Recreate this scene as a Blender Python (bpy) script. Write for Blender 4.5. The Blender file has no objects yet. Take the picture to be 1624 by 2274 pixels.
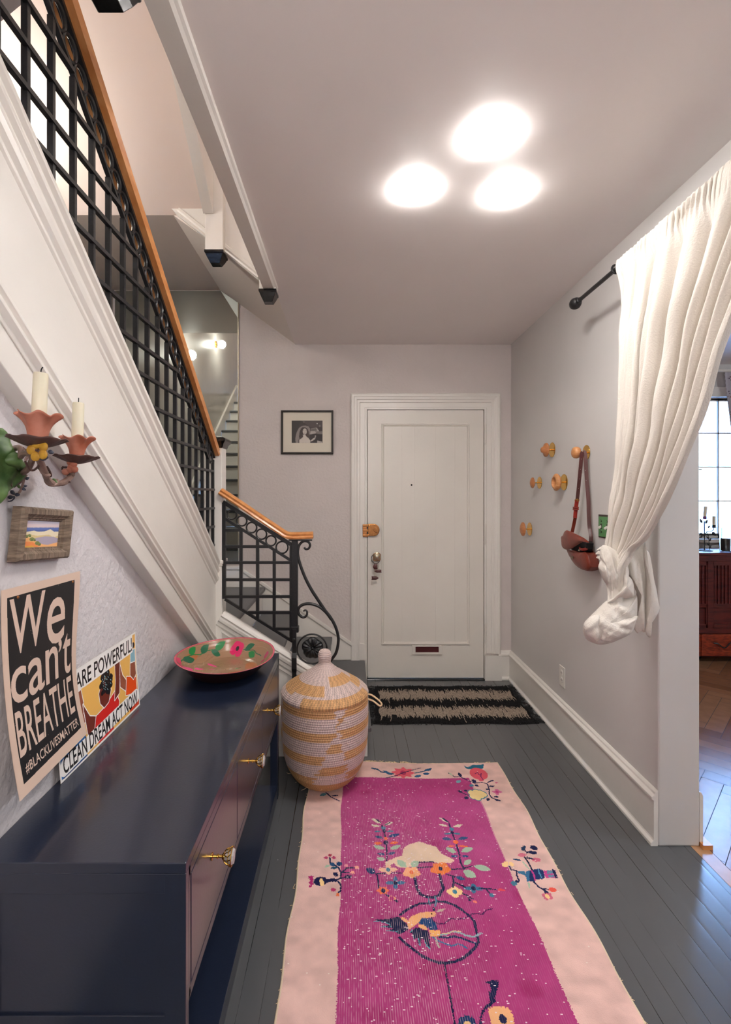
import bpy, bmesh, math, random
import numpy as np
from mathutils import Vector, Matrix
random.seed(7); RNG = np.random.default_rng(7)
C = bpy.context.scene.collection
F = 1090.0; VX = 775.0; VY = 1100.0; H = 1.402      # focal length and vanishing point in pixels, eye height in metres
def P(px, py, Y): return Vector(((px-VX)*Y/F, Y, H+(VY-py)*Y/F))      # a point on the plane at depth Y
def PX(px, py, X):                                                     # a point on the plane at X
    Y = X*F/(px-VX); return Vector((X, Y, H+(VY-py)*Y/F))
def PZ(px, py, Z):                                                     # a point on the plane at height Z
    Y = (Z-H)*F/(VY-py); return Vector(((px-VX)*Y/F, Y, Z))
def s2l(c): return tuple(((x/255)/12.92 if x/255 <= 0.04045 else ((x/255+0.055)/1.055)**2.4) for x in c)

# ---------------------------------------------------------------- materials
def mat(name, rgb, rough=0.5, metal=0.0, bump=0.0, bscale=60.0, var=0.0, vscale=6.0, spec=0.5, emit=0.0, attr=None, trans=0.0,
        coat=0.0, stretch=(1,1,1), rgb2=None, detail=3.0, sheen=0.0, sss=0.0):
    m = bpy.data.materials.new(name); m.use_nodes = True
    nt = m.node_tree; b = nt.nodes['Principled BSDF']; L = nt.links.new
    c = s2l(rgb) + (1,)
    b.inputs['Base Color'].default_value = c
    b.inputs['Roughness'].default_value = rough; b.inputs['Metallic'].default_value = metal
    b.inputs['Specular IOR Level'].default_value = spec
    if coat: b.inputs['Coat Weight'].default_value = coat; b.inputs['Coat Roughness'].default_value = 0.12
    if sheen: b.inputs['Sheen Weight'].default_value = sheen
    if sss: b.inputs['Subsurface Weight'].default_value = sss; b.inputs['Subsurface Radius'].default_value = (0.01,0.006,0.004)
    if trans: b.inputs['Transmission Weight'].default_value = trans
    if emit: b.inputs['Emission Color'].default_value = c; b.inputs['Emission Strength'].default_value = emit
    tc = nt.nodes.new('ShaderNodeTexCoord'); mp = nt.nodes.new('ShaderNodeMapping'); mp.inputs['Scale'].default_value = stretch
    L(tc.outputs['Object'], mp.inputs['Vector'])
    src = None
    if attr:
        a = nt.nodes.new('ShaderNodeAttribute'); a.attribute_name = attr; src = a.outputs['Color']
        L(src, b.inputs['Base Color'])
    if var or rgb2:
        n = nt.nodes.new('ShaderNodeTexNoise'); n.inputs['Scale'].default_value = vscale; n.inputs['Detail'].default_value = 6
        L(mp.outputs['Vector'], n.inputs['Vector'])
        mx = nt.nodes.new('ShaderNodeMix'); mx.data_type = 'RGBA'
        rp = nt.nodes.new('ShaderNodeMapRange'); rp.inputs['From Min'].default_value = 0.35; rp.inputs['From Max'].default_value = 0.65
        L(n.outputs['Fac'], rp.inputs['Value']); L(rp.outputs['Result'], mx.inputs['Factor'])
        if rgb2:
            mx.inputs['A'].default_value = c; mx.inputs['B'].default_value = s2l(rgb2)+(1,)
        else:
            if src: 
                mx.blend_type = 'MULTIPLY'; L(src, mx.inputs['A']); mx.inputs['B'].default_value = (1-var,)*3+(1,)
            else:
                mx.inputs['A'].default_value = tuple(min(1,x*(1+var)) for x in c[:3])+(1,); mx.inputs['B'].default_value = tuple(x*(1-var) for x in c[:3])+(1,)
        L(mx.outputs['Result'], b.inputs['Base Color'])
    if bump:
        n = nt.nodes.new('ShaderNodeTexNoise'); n.inputs['Scale'].default_value = bscale; n.inputs['Detail'].default_value = detail
        L(mp.outputs['Vector'], n.inputs['Vector'])
        bp = nt.nodes.new('ShaderNodeBump'); bp.inputs['Strength'].default_value = bump; bp.inputs['Distance'].default_value = 0.004
        L(n.outputs['Fac'], bp.inputs['Height']); L(bp.outputs['Normal'], b.inputs['Normal'])
    return m
WHITE = (226,222,215)
M = {}
M['wall']    = mat('plaster_grey_rough', (206,197,193), 0.75, bump=0.55, bscale=55, var=0.03, vscale=3, detail=8)
M['wall_l']  = mat('plaster_grey_trowelled', (206,201,203), 0.65, bump=1.0, bscale=42, var=0.03, vscale=3, detail=9)
M['wall_s']  = mat('plaster_grey_smooth', (203,200,197), 0.55, bump=0.12, bscale=14, var=0.02, vscale=2)
M['wall_dark'] = mat('darkened_plaster', (58,64,78), 0.7)  # for the unseen back wall, darkened so the cabinet end reflects less
M['wall_g']  = mat('plaster_grey_glossy', (180,176,172), 0.25, bump=0.3, bscale=9, var=0.05, vscale=2)
M['peach']   = mat('plaster_warm', (222,206,196), 0.6, bump=0.15, bscale=20)
M['soffit']  = mat('plaster_soffit', (238,228,218), 0.6, bump=0.15, bscale=20)
M['ceil']    = mat('ceiling_plaster', (238,231,228), 0.42, bump=0.35, bscale=4.5, var=0.015, vscale=2, detail=7)
M['white']   = mat('white_paint', WHITE, 0.32, bump=0.12, bscale=35, var=0.015)
M['white2']  = mat('white_paint_door', (224,219,210), 0.35, bump=0.15, bscale=25, var=0.02, vscale=3)
M['iron']    = mat('black_iron', (26,26,28), 0.38, bump=0.25, bscale=90)
M['black']   = mat('black_gloss', (12,12,12), 0.12, bump=0.1, bscale=40)
M['oak']     = mat('oak_handrail', (212,150,92), 0.28, rgb2=(194,126,70), stretch=(6,1,6), vscale=5, bump=0.05, coat=0.4)
M['greyfl']  = mat('grey_floor_paint', (84,86,88), 0.24, spec=0.85)
M['tread']   = mat('grey_tread_paint', (88,88,90), 0.4, bump=0.1)
M['navy']    = mat('navy_cabinet_paint', (24,32,50), 0.3, bump=0.06, bscale=160, var=0.03, vscale=20, coat=0.5, spec=0.6)
M['gap']     = mat('dark_gap', (10,10,12), 0.8)
M['brass']   = mat('brass', (214,168,82), 0.16, metal=1.0)
M['brass_d'] = mat('aged_brass', (178,122,74), 0.34, metal=0.9, bump=0.1, var=0.15, vscale=60)
M['crystal'] = mat('crystal', (250,246,244), 0.03, trans=0.55, spec=0.8)
M['silver']  = mat('old_metal', (180,172,150), 0.3, metal=0.9)
M['mirror']  = mat('mirror_silvering', (214,222,216), 0.015, metal=1.0)
M['linen']   = mat('cream_linen', (210,203,193), 0.85, bump=0.5, bscale=190, var=0.015, detail=6, sheen=0.2)
M['leather'] = mat('brown_leather', (112,44,30), 0.32, bump=0.2, bscale=200, var=0.12, vscale=30)
M['leather_r'] = mat('red_leather', (140,38,26), 0.4, bump=0.15, bscale=200)
M['leather_d'] = mat('dark_leather', (70,36,32), 0.4, bump=0.15, bscale=200, rgb2=(92,52,50))
M['cavity']  = mat('bag_shade', (16,10,10), 0.9)  # near-black, stands for the shade inside the bag
M['woodk']   = mat('light_turned_wood', (206,150,98), 0.4, rgb2=(186,120,70), vscale=40, stretch=(1,1,5))
M['woodk2']  = mat('orange_turned_wood', (188,126,78), 0.4, rgb2=(168,104,62), vscale=40, stretch=(1,1,5))
M['candle']  = mat('candle_wax', (216,209,184), 0.45, sss=0.15)
M['copper']  = mat('rusty_painted_tin', (166,92,66), 0.55, rgb2=(190,126,106), vscale=22, bump=0.2)
M['rust']    = mat('dark_rust_tin', (92,62,54), 0.6, rgb2=(70,48,44), vscale=30, bump=0.2)
M['vine']    = mat('tin_vine', (142,116,106), 0.5, rgb2=(112,88,76), vscale=40, bump=0.2)
M['leafg']   = mat('green_tin_leaf', (38,70,24), 0.5, rgb2=(88,116,62), vscale=22, bump=0.6, bscale=40)
M['leafd']   = mat('blue_grey_tin', (66,70,84), 0.45)
M['yellow']  = mat('yellow_tin_flower', (186,142,28), 0.5, rgb2=(150,104,20), vscale=60)
M['drift']   = mat('weathered_wood', (140,122,104), 0.7, rgb2=(96,80,66), vscale=26, bump=0.6, bscale=60, stretch=(1,1,7))
M['drifth']  = mat('weathered_wood_h', (146,128,110), 0.7, rgb2=(100,84,70), vscale=26, bump=0.6, bscale=60, stretch=(1,7,1))
M['paint']   = mat('painted_panel', (255,255,255), 0.6, attr='Col')
M['paper']   = mat('printed_paper', (255,255,255), 0.38, attr='Col')
M['paperb']  = mat('paper_back', (210,195,180), 0.7)
M['rug']     = mat('rug_pile', (255,255,255), 0.95, attr='Col', var=0.13, vscale=13, bump=0.5, bscale=300, spec=0.1)
M['mat']     = mat('rag_weave', (255,255,255), 0.95, attr='Col', spec=0.1)
M['basket']  = mat('coiled_grass', (255,255,255), 0.6, attr='Col', bump=0.3, bscale=300)
M['bowl']    = mat('painted_wood_bowl', (255,255,255), 0.22, attr='Col', coat=0.3)
M['bowlx']   = mat('dark_wood_bowl', (58,26,18), 0.3, rgb2=(30,14,10), vscale=12, stretch=(1,1,4), coat=0.3)
M['rope']    = mat('rope', (222,196,156), 0.8, bump=0.5, bscale=200)
M['frameb']  = mat('black_carved_frame', (40,34,30), 0.4, bump=0.3)
M['matb']    = mat('mount_board', (216,208,192), 0.8)
M['green']   = mat('green_enamel', (84,140,84), 0.4)
M['plate']   = mat('white_plastic', (222,218,210), 0.35)
M['darkm']   = mat('dark_bronze', (74,62,56), 0.4, metal=0.5)
M['redslot'] = mat('red_felt', (70,12,16), 0.8)
M['redwood'] = mat('red_stained_wood', (96,34,28), 0.35, rgb2=(62,20,20), vscale=9, stretch=(1,1,6), bump=0.05)
M['redwood2']= mat('red_grained_drawer', (150,58,30), 0.35, rgb2=(96,30,18), vscale=22, stretch=(1.2,1,5))
M['parq']    = mat('oak_parquet', (255,255,255), 0.22, attr='Col', var=0.12, vscale=5, stretch=(3,3,1))
M['purple']  = mat('purple_glaze', (110,50,110), 0.3)
M['glass2']  = mat('dimming_pane', (110,104,98), 0.3, trans=1.0)  # grey tint added to the stair window glass to dim its daylight
M['glass']   = mat('clear_glass', (235,245,250), 0.02, trans=1.0)
M['dots']    = mat('dotted_voile', (255,255,255), 0.9, attr='Col')
M['brick']   = mat('brick_outside', (200,190,185), 0.9)
M['snow']    = mat('outside_ground', (190,195,200), 0.9)
M['bark']    = mat('bark', (120,110,105), 0.9)
def voile(m):                                         # thin cloth lets daylight through
    nt=m.node_tree; b=nt.nodes['Principled BSDF']; o=nt.nodes['Material Output']; t=nt.nodes.new('ShaderNodeBsdfTranslucent'); x=nt.nodes.new('ShaderNodeMixShader'); a=nt.nodes.new('ShaderNodeAttribute'); a.attribute_name='Col'
    nt.links.new(a.outputs['Color'],t.inputs['Color']); x.inputs[0].default_value=0.6; nt.links.new(b.outputs[0],x.inputs[1]); nt.links.new(t.outputs[0],x.inputs[2]); nt.links.new(x.outputs[0],o.inputs[0])
voile(M['dots'])
def bulbmat(s):
    m = bpy.data.materials.new('lit_bulb'); m.use_nodes = True; nt = m.node_tree
    b = nt.nodes['Principled BSDF']; b.inputs['Emission Color'].default_value = (1.0,0.955,0.92,1); b.inputs['Emission Strength'].default_value = s
    b.inputs['Base Color'].default_value = (1,1,1,1)
    return m
# floor boards: painted, with narrow interrupted gaps every 6.4 cm
def floor_mat():
    m = M['greyfl']; nt = m.node_tree; L = nt.links.new; b = nt.nodes['Principled BSDF']
    N = nt.nodes.new
    tc = N('ShaderNodeTexCoord'); sp = N('ShaderNodeSeparateXYZ'); L(tc.outputs['Object'], sp.inputs[0])
    def mth(op, a, b2=None, c=None):
        n = N('ShaderNodeMath'); n.operation = op
        for i, v in enumerate((a, b2, c)):
            if v is None: continue
            if isinstance(v, (int, float)): n.inputs[i].default_value = v
            else: L(v, n.inputs[i])
        return n.outputs[0]
    x = mth('DIVIDE', mth('ADD', sp.outputs['X'], 5.0-0.905), 0.0632)
    fr = mth('FRACT', x); d = mth('MINIMUM', fr, mth('SUBTRACT', 1.0, fr))
    idx = mth('FLOOR', mth('ADD', x, 0.5))
    cb = N('ShaderNodeCombineXYZ'); L(mth('MULTIPLY', idx, 3.7), cb.inputs[0]); L(mth('MULTIPLY', sp.outputs['Y'], 1.6), cb.inputs[1])
    no = N('ShaderNodeTexNoise'); no.inputs['Scale'].default_value = 1.0; no.inputs['Detail'].default_value = 5; L(cb.outputs[0], no.inputs['Vector'])
    w = mth('MULTIPLY', mth('MAXIMUM', mth('SUBTRACT', no.outputs['Fac'], 0.41), 0.0), 0.14)
    gap = mth('LESS_THAN', d, w)
    n2 = N('ShaderNodeTexNoise'); n2.inputs['Scale'].default_value = 2.2; n2.inputs['Detail'].default_value = 5; L(tc.outputs['Object'], n2.inputs['Vector'])
    mx = N('ShaderNodeMix'); mx.data_type = 'RGBA'; mx.inputs['A'].default_value = s2l((86,88,90))+(1,); mx.inputs['B'].default_value = s2l((76,78,80))+(1,); L(n2.outputs['Fac'], mx.inputs['Factor'])
    m2 = N('ShaderNodeMix'); m2.data_type = 'RGBA'; L(gap, m2.inputs['Factor']); L(mx.outputs['Result'], m2.inputs['A']); m2.inputs['B'].default_value = s2l((24,24,26))+(1,)
    # sparse pale specks where paint is worn
    vo = N('ShaderNodeTexVoronoi'); vo.inputs['Scale'].default_value = 22; L(tc.outputs['Object'], vo.inputs['Vector'])
    sc = N('ShaderNodeSeparateColor'); L(vo.outputs['Color'], sc.inputs[0])
    spk = mth('MULTIPLY', mth('LESS_THAN', vo.outputs['Distance'], 0.028), mth('GREATER_THAN', sc.outputs[0], 0.93))
    m3 = N('ShaderNodeMix'); m3.data_type = 'RGBA'; L(spk, m3.inputs['Factor']); L(m2.outputs['Result'], m3.inputs['A']); m3.inputs['B'].default_value = s2l((190,190,188))+(1,)
    L(m3.outputs['Result'], b.inputs['Base Color'])
    wv = mth('MULTIPLY', mth('SMOOTH_MIN', d, 0.12, 0.08), 1.0)
    nb = N('ShaderNodeTexNoise'); nb.inputs['Scale'].default_value = 9; nb.inputs['Detail'].default_value = 4
    mp = N('ShaderNodeMapping'); mp.inputs['Scale'].default_value = (6,0.8,1); L(tc.outputs['Object'], mp.inputs[0]); L(mp.outputs[0], nb.inputs['Vector'])
    hh = mth('ADD', mth('MULTIPLY', wv, 2.2), mth('MULTIPLY', nb.outputs['Fac'], 0.22))
    bp = N('ShaderNodeBump'); bp.inputs['Strength'].default_value = 0.2; bp.inputs['Distance'].default_value = 0.004; L(hh, bp.inputs['Height']); L(bp.outputs['Normal'], b.inputs['Normal'])
floor_mat()
for _k,_d in (('wall_l',0.0075),('wall',0.007)):
    [n for n in M[_k].node_tree.nodes if n.type=='BUMP'][0].inputs['Distance'].default_value=_d

# ---------------------------------------------------------------- object helpers
ORG = {}
class MB:
    def __init__(s): s.v = []; s.f = []
    def add(s, vs, fs):
        n = len(s.v); s.v += [tuple(v) for v in vs]; s.f += [tuple(i+n for i in f) for f in fs]; return s
    def box(s, x0, y0, z0, x1, y1, z1):
        x0,x1 = sorted((x0,x1)); y0,y1 = sorted((y0,y1)); z0,z1 = sorted((z0,z1))
        return s.add([(x0,y0,z0),(x1,y0,z0),(x1,y1,z0),(x0,y1,z0),(x0,y0,z1),(x1,y0,z1),(x1,y1,z1),(x0,y1,z1)],
                     [(0,3,2,1),(4,5,6,7),(0,1,5,4),(1,2,6,5),(2,3,7,6),(3,0,4,7)])
    def prism(s, poly, vec):
        n = len(poly); vec = Vector(vec); a = [Vector(p) for p in poly]; b = [p+vec for p in a]
        return s.add(a+b, [tuple(range(n))[::-1], tuple(range(n,2*n))]+[(i,(i+1)%n,n+(i+1)%n,n+i) for i in range(n)])
    def extr(s, prof, p0, p1, va, vb):                       # a profile (a,b) swept straight from p0 to p1
        p0,p1,va,vb = map(Vector,(p0,p1,va,vb)); n = len(prof)
        return s.prism([p0+va*a+vb*b for a,b in prof], p1-p0)
    def bar(s, p0, p1, w, h, up=(0,0,1)):
        p0,p1 = Vector(p0),Vector(p1); d = (p1-p0).normalized(); u = Vector(up); u = (u-d*u.dot(d)).normalized(); r = d.cross(u)
        return s.prism([p0-r*w/2-u*h/2, p0+r*w/2-u*h/2, p0+r*w/2+u*h/2, p0-r*w/2+u*h/2], p1-p0)
    def tube(s, pts, r, seg=8, flat=1.0, up=None, closed=False, cap=True):
        pts = [Vector(p) for p in pts]; n = len(pts); rs = r if hasattr(r,'__len__') else [r]*n
        base = len(s.v); prev = None
        for i,p in enumerate(pts):
            a = pts[(i-1)%n] if (closed or i>0) else p; b = pts[(i+1)%n] if (closed or i<n-1) else p
            d = (b-a).normalized()
            if up is not None: u = Vector(up)
            else: u = prev if prev is not None else (Vector((0,0,1)) if abs(d.z)<0.9 else Vector((1,0,0)))
            u = u-d*u.dot(d)
            if u.length<1e-5: u = d.orthogonal()
            u.normalize(); prev = u; w = d.cross(u)
            for k in range(seg):
                t = 2*math.pi*k/seg; s.v.append(tuple(p+(u*math.cos(t)*flat+w*math.sin(t))*rs[i]))
        m = n if closed else n-1
        for i in range(m):
            j = (i+1)%n
            for k in range(seg):
                k2 = (k+1)%seg; s.f.append((base+i*seg+k, base+i*seg+k2, base+j*seg+k2, base+j*seg+k))
        if cap and not closed:
            s.f.append(tuple(base+k for k in range(seg))[::-1]); s.f.append(tuple(base+(n-1)*seg+k for k in range(seg)))
        return s
    def lathe(s, prof, c=(0,0,0), ax='Z', seg=32, sx=1.0, sy=1.0):      # prof: (radius, height)
        c = Vector(c); base = len(s.v)
        for r,h in prof:
            for k in range(seg):
                t = 2*math.pi*k/seg; a,b = r*math.cos(t)*sx, r*math.sin(t)*sy
                s.v.append(tuple(c+(Vector((a,b,h)) if ax=='Z' else Vector((h,a,b)) if ax=='X' else Vector((b,h,a)))))
        for i in range(len(prof)-1):
            for k in range(seg):
                k2=(k+1)%seg; s.f.append((base+i*seg+k, base+i*seg+k2, base+(i+1)*seg+k2, base+(i+1)*seg+k))
        if prof[0][0]>1e-6: s.f.append(tuple(base+k for k in range(seg))[::-1])
        if prof[-1][0]>1e-6: s.f.append(tuple(base+(len(prof)-1)*seg+k for k in range(seg)))
        return s
    def ball(s, c, r, seg=16, sc=(1,1,1)):
        pr = [(max(1e-7,math.sin(math.pi*i/(seg//2))), -math.cos(math.pi*i/(seg//2))) for i in range(seg//2+1)]
        n0 = len(s.v); s.lathe(pr, (0,0,0), 'Z', seg)
        for i in range(n0,len(s.v)):
            v = s.v[i]; s.v[i] = (c[0]+v[0]*r*sc[0], c[1]+v[1]*r*sc[1], c[2]+v[2]*r*sc[2])
        return s
    def grid(s, fn, nu, nv):
        base = len(s.v)
        for j in range(nv+1):
            for i in range(nu+1): s.v.append(tuple(fn(i/nu, j/nv)))
        for j in range(nv):
            for i in range(nu):
                a = base+j*(nu+1)+i; s.f.append((a,a+1,a+nu+2,a+nu+1))
        return s
    def inflate(s, outl, nrm, front, back, nr=14, fold=None, power=0.5, c=None):
        n0 = len(s.v)
        o = [Vector(p) for p in outl]; m = []
        for i in range(len(o)):                              # smooth the outline
            p0,p1,p2,p3 = o[i-1],o[i],o[(i+1)%len(o)],o[(i+2)%len(o)]
            for k in range(6):
                t=k/6; m.append(0.5*((2*p1)+(p2-p0)*t+(2*p0-5*p1+4*p2-p3)*t*t+(3*p1-p0-3*p2+p3)*t**3))
        o = m; n = len(o); c = Vector(c) if c else sum(o, Vector())/n; nrm = Vector(nrm).normalized(); base = len(s.v)
        for side,D in ((1,front),(-1,back)):
            b0 = len(s.v)
            for j in range(nr+1):
                r = 1-(j/nr)**1.3
                for p in o:
                    q = c+(p-c)*r; h = (1-r*r)**power*D
                    if fold: h += fold(q, r)*min(1,(1-r)*4)*(1 if side>0 else 0.3)
                    s.v.append(tuple(q+nrm*side*h))
            for j in range(nr):
                for k in range(n):
                    k2=(k+1)%n; f=(b0+j*n+k,b0+j*n+k2,b0+(j+1)*n+k2,b0+(j+1)*n+k)
                    s.f.append(f if side>0 else f[::-1])
        return s
    def build(s, name, m, parent=None, smooth=False, bevel=0.0, kind=None, label=None, angle=40, fix=True, thick=0):
        o0 = ORG.get(parent, Vector((0,0,0))) if parent else Vector((0,0,0))
        me = bpy.data.meshes.new(name)
        me.from_pydata([tuple(Vector(v)-o0) for v in s.v], [], s.f); me.update()
        if fix:
            bm = bmesh.new(); bm.from_mesh(me); bmesh.ops.remove_doubles(bm, verts=bm.verts, dist=1e-6)
            bmesh.ops.recalc_face_normals(bm, faces=bm.faces); bm.to_mesh(me); bm.free()
        o = bpy.data.objects.new(name, me); C.objects.link(o)
        me.materials.append(M[m] if isinstance(m,str) else m)
        if smooth:
            me.polygons.foreach_set('use_smooth', [True]*len(me.polygons))
            try: me.set_sharp_from_angle(angle=math.radians(angle))
            except Exception: pass
        if parent: o.parent = parent; ORG[o] = o0
        else: ORG[o] = Vector((0,0,0))
        if thick:
            q = o.modifiers.new('s','SOLIDIFY'); q.thickness = thick; q.offset = -1
        if bevel:
            q = o.modifiers.new('b','BEVEL'); q.width = bevel; q.segments = 2; q.limit_method = 'ANGLE'
            q.harden_normals = False
        if kind: o['kind'] = kind
        if label: o['label'] = label
        return o
def recenter(o):                                     # move a one-mesh thing's origin to its base
    me = o.data; co = np.empty(len(me.vertices)*3); me.vertices.foreach_get('co', co); co = co.reshape(-1,3)
    c = np.array([(co[:,0].min()+co[:,0].max())/2,(co[:,1].min()+co[:,1].max())/2,co[:,2].min()])
    me.vertices.foreach_set('co', (co-c).ravel()); me.update(); o.location = Vector(o.location)+Vector(c); ORG[o] = Vector(o.location)
    return o
def thing(name, label, cat, loc=(0,0,0), group=None):
    o = bpy.data.objects.new(name, None); C.objects.link(o); o.location = loc; o.empty_display_size = 0.05
    o['label'] = label; o['category'] = cat
    if group: o['group'] = group
    ORG[o] = Vector(loc); return o
def tag(o, label, cat, group=None):
    o['label'] = label; o['category'] = cat
    if group: o['group'] = group
    return o
def dup(root, loc, label=None, group=None):
    r = root.copy(); C.objects.link(r); r.location = loc
    if label: r['label'] = label
    if group: r['group'] = group
    for ch in list(root.children):
        c = ch.copy(); C.objects.link(c); c.parent = r
        for g in list(ch.children):
            d = g.copy(); C.objects.link(d); d.parent = c
    return r
def struct(o): o['kind'] = 'structure'; return o

# ---------------------------------------------------------------- painted canvases (colour attribute on a fine mesh)
class Canvas:
    def __init__(s, xs, ys, bg):
        s.ex = np.asarray(xs,float); s.ey = np.asarray(ys,float)
        s.x = (s.ex[1:]+s.ex[:-1])/2; s.y = (s.ey[1:]+s.ey[:-1])/2
        s.c = np.tile(np.array(s2l(bg)),(len(s.y),len(s.x),1))
        s.wob = 0
    def win(s, x0,x1,y0,y1):
        i0,i1 = np.searchsorted(s.x,[x0,x1]); j0,j1 = np.searchsorted(s.y,[y0,y1])
        X,Y = np.meshgrid(s.x[i0:i1], s.y[j0:j1]); return i0,i1,j0,j1,X,Y
    def put(s, w, mask, col, a=1.0):
        i0,i1,j0,j1 = w; sub = s.c[j0:j1,i0:i1]; sub[mask] = sub[mask]*(1-a)+np.array(s2l(col))*a
    def poly(s, pts, col, a=1.0):
        p = np.array([(q[0],q[1]) for q in pts]); 
        i0,i1,j0,j1,X,Y = s.win(p[:,0].min(),p[:,0].max(),p[:,1].min(),p[:,1].max())
        if X.size==0: return
        if s.wob: X = X+RNG.normal(0,s.wob,X.shape); Y = Y+RNG.normal(0,s.wob,X.shape)
        ins = np.zeros(X.shape,bool); n=len(p)
        for i in range(n):
            x0,y0 = p[i]; x1,y1 = p[(i+1)%n]
            if y0==y1: continue
            c = ((y0>Y)!=(y1>Y)) & (X < (x1-x0)*(Y-y0)/(y1-y0)+x0); ins ^= c
        s.put((i0,i1,j0,j1),ins,col,a)
    def stroke(s, pts, w, col, a=1.0):
        for k in range(len(pts)-1):
            x0,y0 = pts[k][0],pts[k][1]; x1,y1 = pts[k+1][0],pts[k+1][1]
            i0,i1,j0,j1,X,Y = s.win(min(x0,x1)-w,max(x0,x1)+w,min(y0,y1)-w,max(y0,y1)+w)
            if X.size==0: continue
            dx,dy = x1-x0,y1-y0; L2 = dx*dx+dy*dy+1e-12
            t = np.clip(((X-x0)*dx+(Y-y0)*dy)/L2,0,1); d = np.hypot(X-x0-t*dx,Y-y0-t*dy)
            if s.wob: d = d+RNG.normal(0,s.wob*0.6,d.shape)
            s.put((i0,i1,j0,j1), d<w/2, col, a)
    def ell(s, cx,cy,rx,ry,col,rot=0,a=1.0):
        r = max(rx,ry); i0,i1,j0,j1,X,Y = s.win(cx-r,cx+r,cy-r,cy+r)
        if X.size==0: return
        ca,sa = math.cos(rot),math.sin(rot); U=(X-cx)*ca+(Y-cy)*sa; V=-(X-cx)*sa+(Y-cy)*ca
        s.put((i0,i1,j0,j1),(U/rx)**2+(V/ry)**2<1,col,a)
    def leaf(s, p0, p1, w, col, a=1.0):
        x0,y0=p0[0],p0[1]; x1,y1=p1[0],p1[1]; dx,dy=x1-x0,y1-y0; n=(-dy,dx); L=math.hypot(dx,dy)+1e-9
        pts=[]
        for sgn in (1,-1):
            for k in range(9):
                t=k/8 if sgn>0 else 1-k/8; h=math.sin(math.pi*t)**0.8*w/2*sgn
                pts.append((x0+dx*t+n[0]/L*h, y0+dy*t+n[1]/L*h))
        s.poly(pts,col,a)
    def text(s, txt, x0,x1,y0,y1, col, shear=0.0, bold=0.0, flipy=False, skew=0.0):
        cu = bpy.data.curves.new('t','FONT'); cu.body = txt; cu.offset = bold; cu.shear = 0; cu.resolution_u = 4
        ob = bpy.data.objects.new('t',cu); C.objects.link(ob); bpy.context.view_layer.update()
        dg = bpy.context.evaluated_depsgraph_get(); me = ob.evaluated_get(dg).to_mesh(); me.calc_loop_triangles()
        v = np.array([tuple(q.co) for q in me.vertices])[:,:2]; tr = np.array([tuple(t.vertices) for t in me.loop_triangles])
        ob.evaluated_get(dg).to_mesh_clear(); bpy.data.objects.remove(ob); bpy.data.curves.remove(cu)
        mn,mx = v.min(0),v.max(0); u = (v-mn)/(mx-mn)
        if flipy: u[:,1] = 1-u[:,1]
        X = x0+u[:,0]*(x1-x0); Y = y0+u[:,1]*(y1-y0)+skew*(u[:,0])
        X = X+shear*(Y-y0)
        cc = np.array(s2l(col))
        for a,b,c in tr:
            ax,ay,bx,by,cx,cy = X[a],Y[a],X[b],Y[b],X[c],Y[c]
            i0,i1,j0,j1,XX,YY = s.win(min(ax,bx,cx)-1e-4,max(ax,bx,cx)+1e-4,min(ay,by,cy)-1e-4,max(ay,by,cy)+1e-4)
            if XX.size==0: continue
            d1=(bx-ax)*(YY-ay)-(by-ay)*(XX-ax); d2=(cx-bx)*(YY-by)-(cy-by)*(XX-bx); d3=(ax-cx)*(YY-cy)-(ay-cy)*(XX-cx)
            m=((d1>=0)&(d2>=0)&(d3>=0))|((d1<=0)&(d2<=0)&(d3<=0)); s.c[j0:j1,i0:i1][m]=cc
    def mesh(s, name, fn, m, parent=None, smooth=True, label=None, mask=None):
        """fn maps arrays (x,y) of the grid nodes to world coordinates (X,Y,Z)"""
        nx,ny = len(s.ex),len(s.ey); gx,gy = np.meshgrid(s.ex,s.ey); co = np.stack(fn(gx,gy),-1).reshape(-1,3).astype(np.float32)
        o0 = np.array(ORG.get(parent,Vector((0,0,0))) if parent else (0,0,0)); co = co-o0
        i = np.arange(nx-1)[None,:]+np.arange(ny-1)[:,None]*nx
        fc = np.stack([i,i+1,i+nx+1,i+nx],-1).reshape(-1,4); col = s.c.reshape(-1,3)
        if mask is not None: fc = fc[mask.ravel()]; col = col[mask.ravel()]
        me = bpy.data.meshes.new(name); n=len(fc)
        me.vertices.add(len(co)); me.vertices.foreach_set('co',co.ravel())
        me.loops.add(n*4); me.loops.foreach_set('vertex_index',fc.ravel().astype(np.int32))
        me.polygons.add(n); me.polygons.foreach_set('loop_start',np.arange(0,n*4,4,dtype=np.int32))
        me.update(calc_edges=True); me.validate()
        at = me.color_attributes.new('Col','FLOAT_COLOR','CORNER')
        cc = np.ones((n,4,4),np.float32); cc[:,:,:3] = col[:,None,:]; at.data.foreach_set('color',cc.ravel())
        if smooth: me.polygons.foreach_set('use_smooth',np.ones(n,bool))
        o = bpy.data.objects.new(name,me); C.objects.link(o); me.materials.append(M[m] if isinstance(m,str) else m)
        if parent: o.parent=parent; ORG[o]=Vector(o0)
        else: ORG[o]=Vector((0,0,0))
        if label: o['label']=label
        return o
def colour_mesh(o, fn):                               # colour attribute from vertex position, fn(co[n,3]) -> rgb linear [n,3]
    me = o.data; n=len(me.vertices); co=np.empty(n*3); me.vertices.foreach_get('co',co); co=co.reshape(-1,3)+np.array(ORG[o])
    at = me.color_attributes.new('Col','FLOAT_COLOR','POINT'); cc=np.ones((n,4),np.float32); cc[:,:3]=fn(co); at.data.foreach_set('color',cc.ravel())
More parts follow.
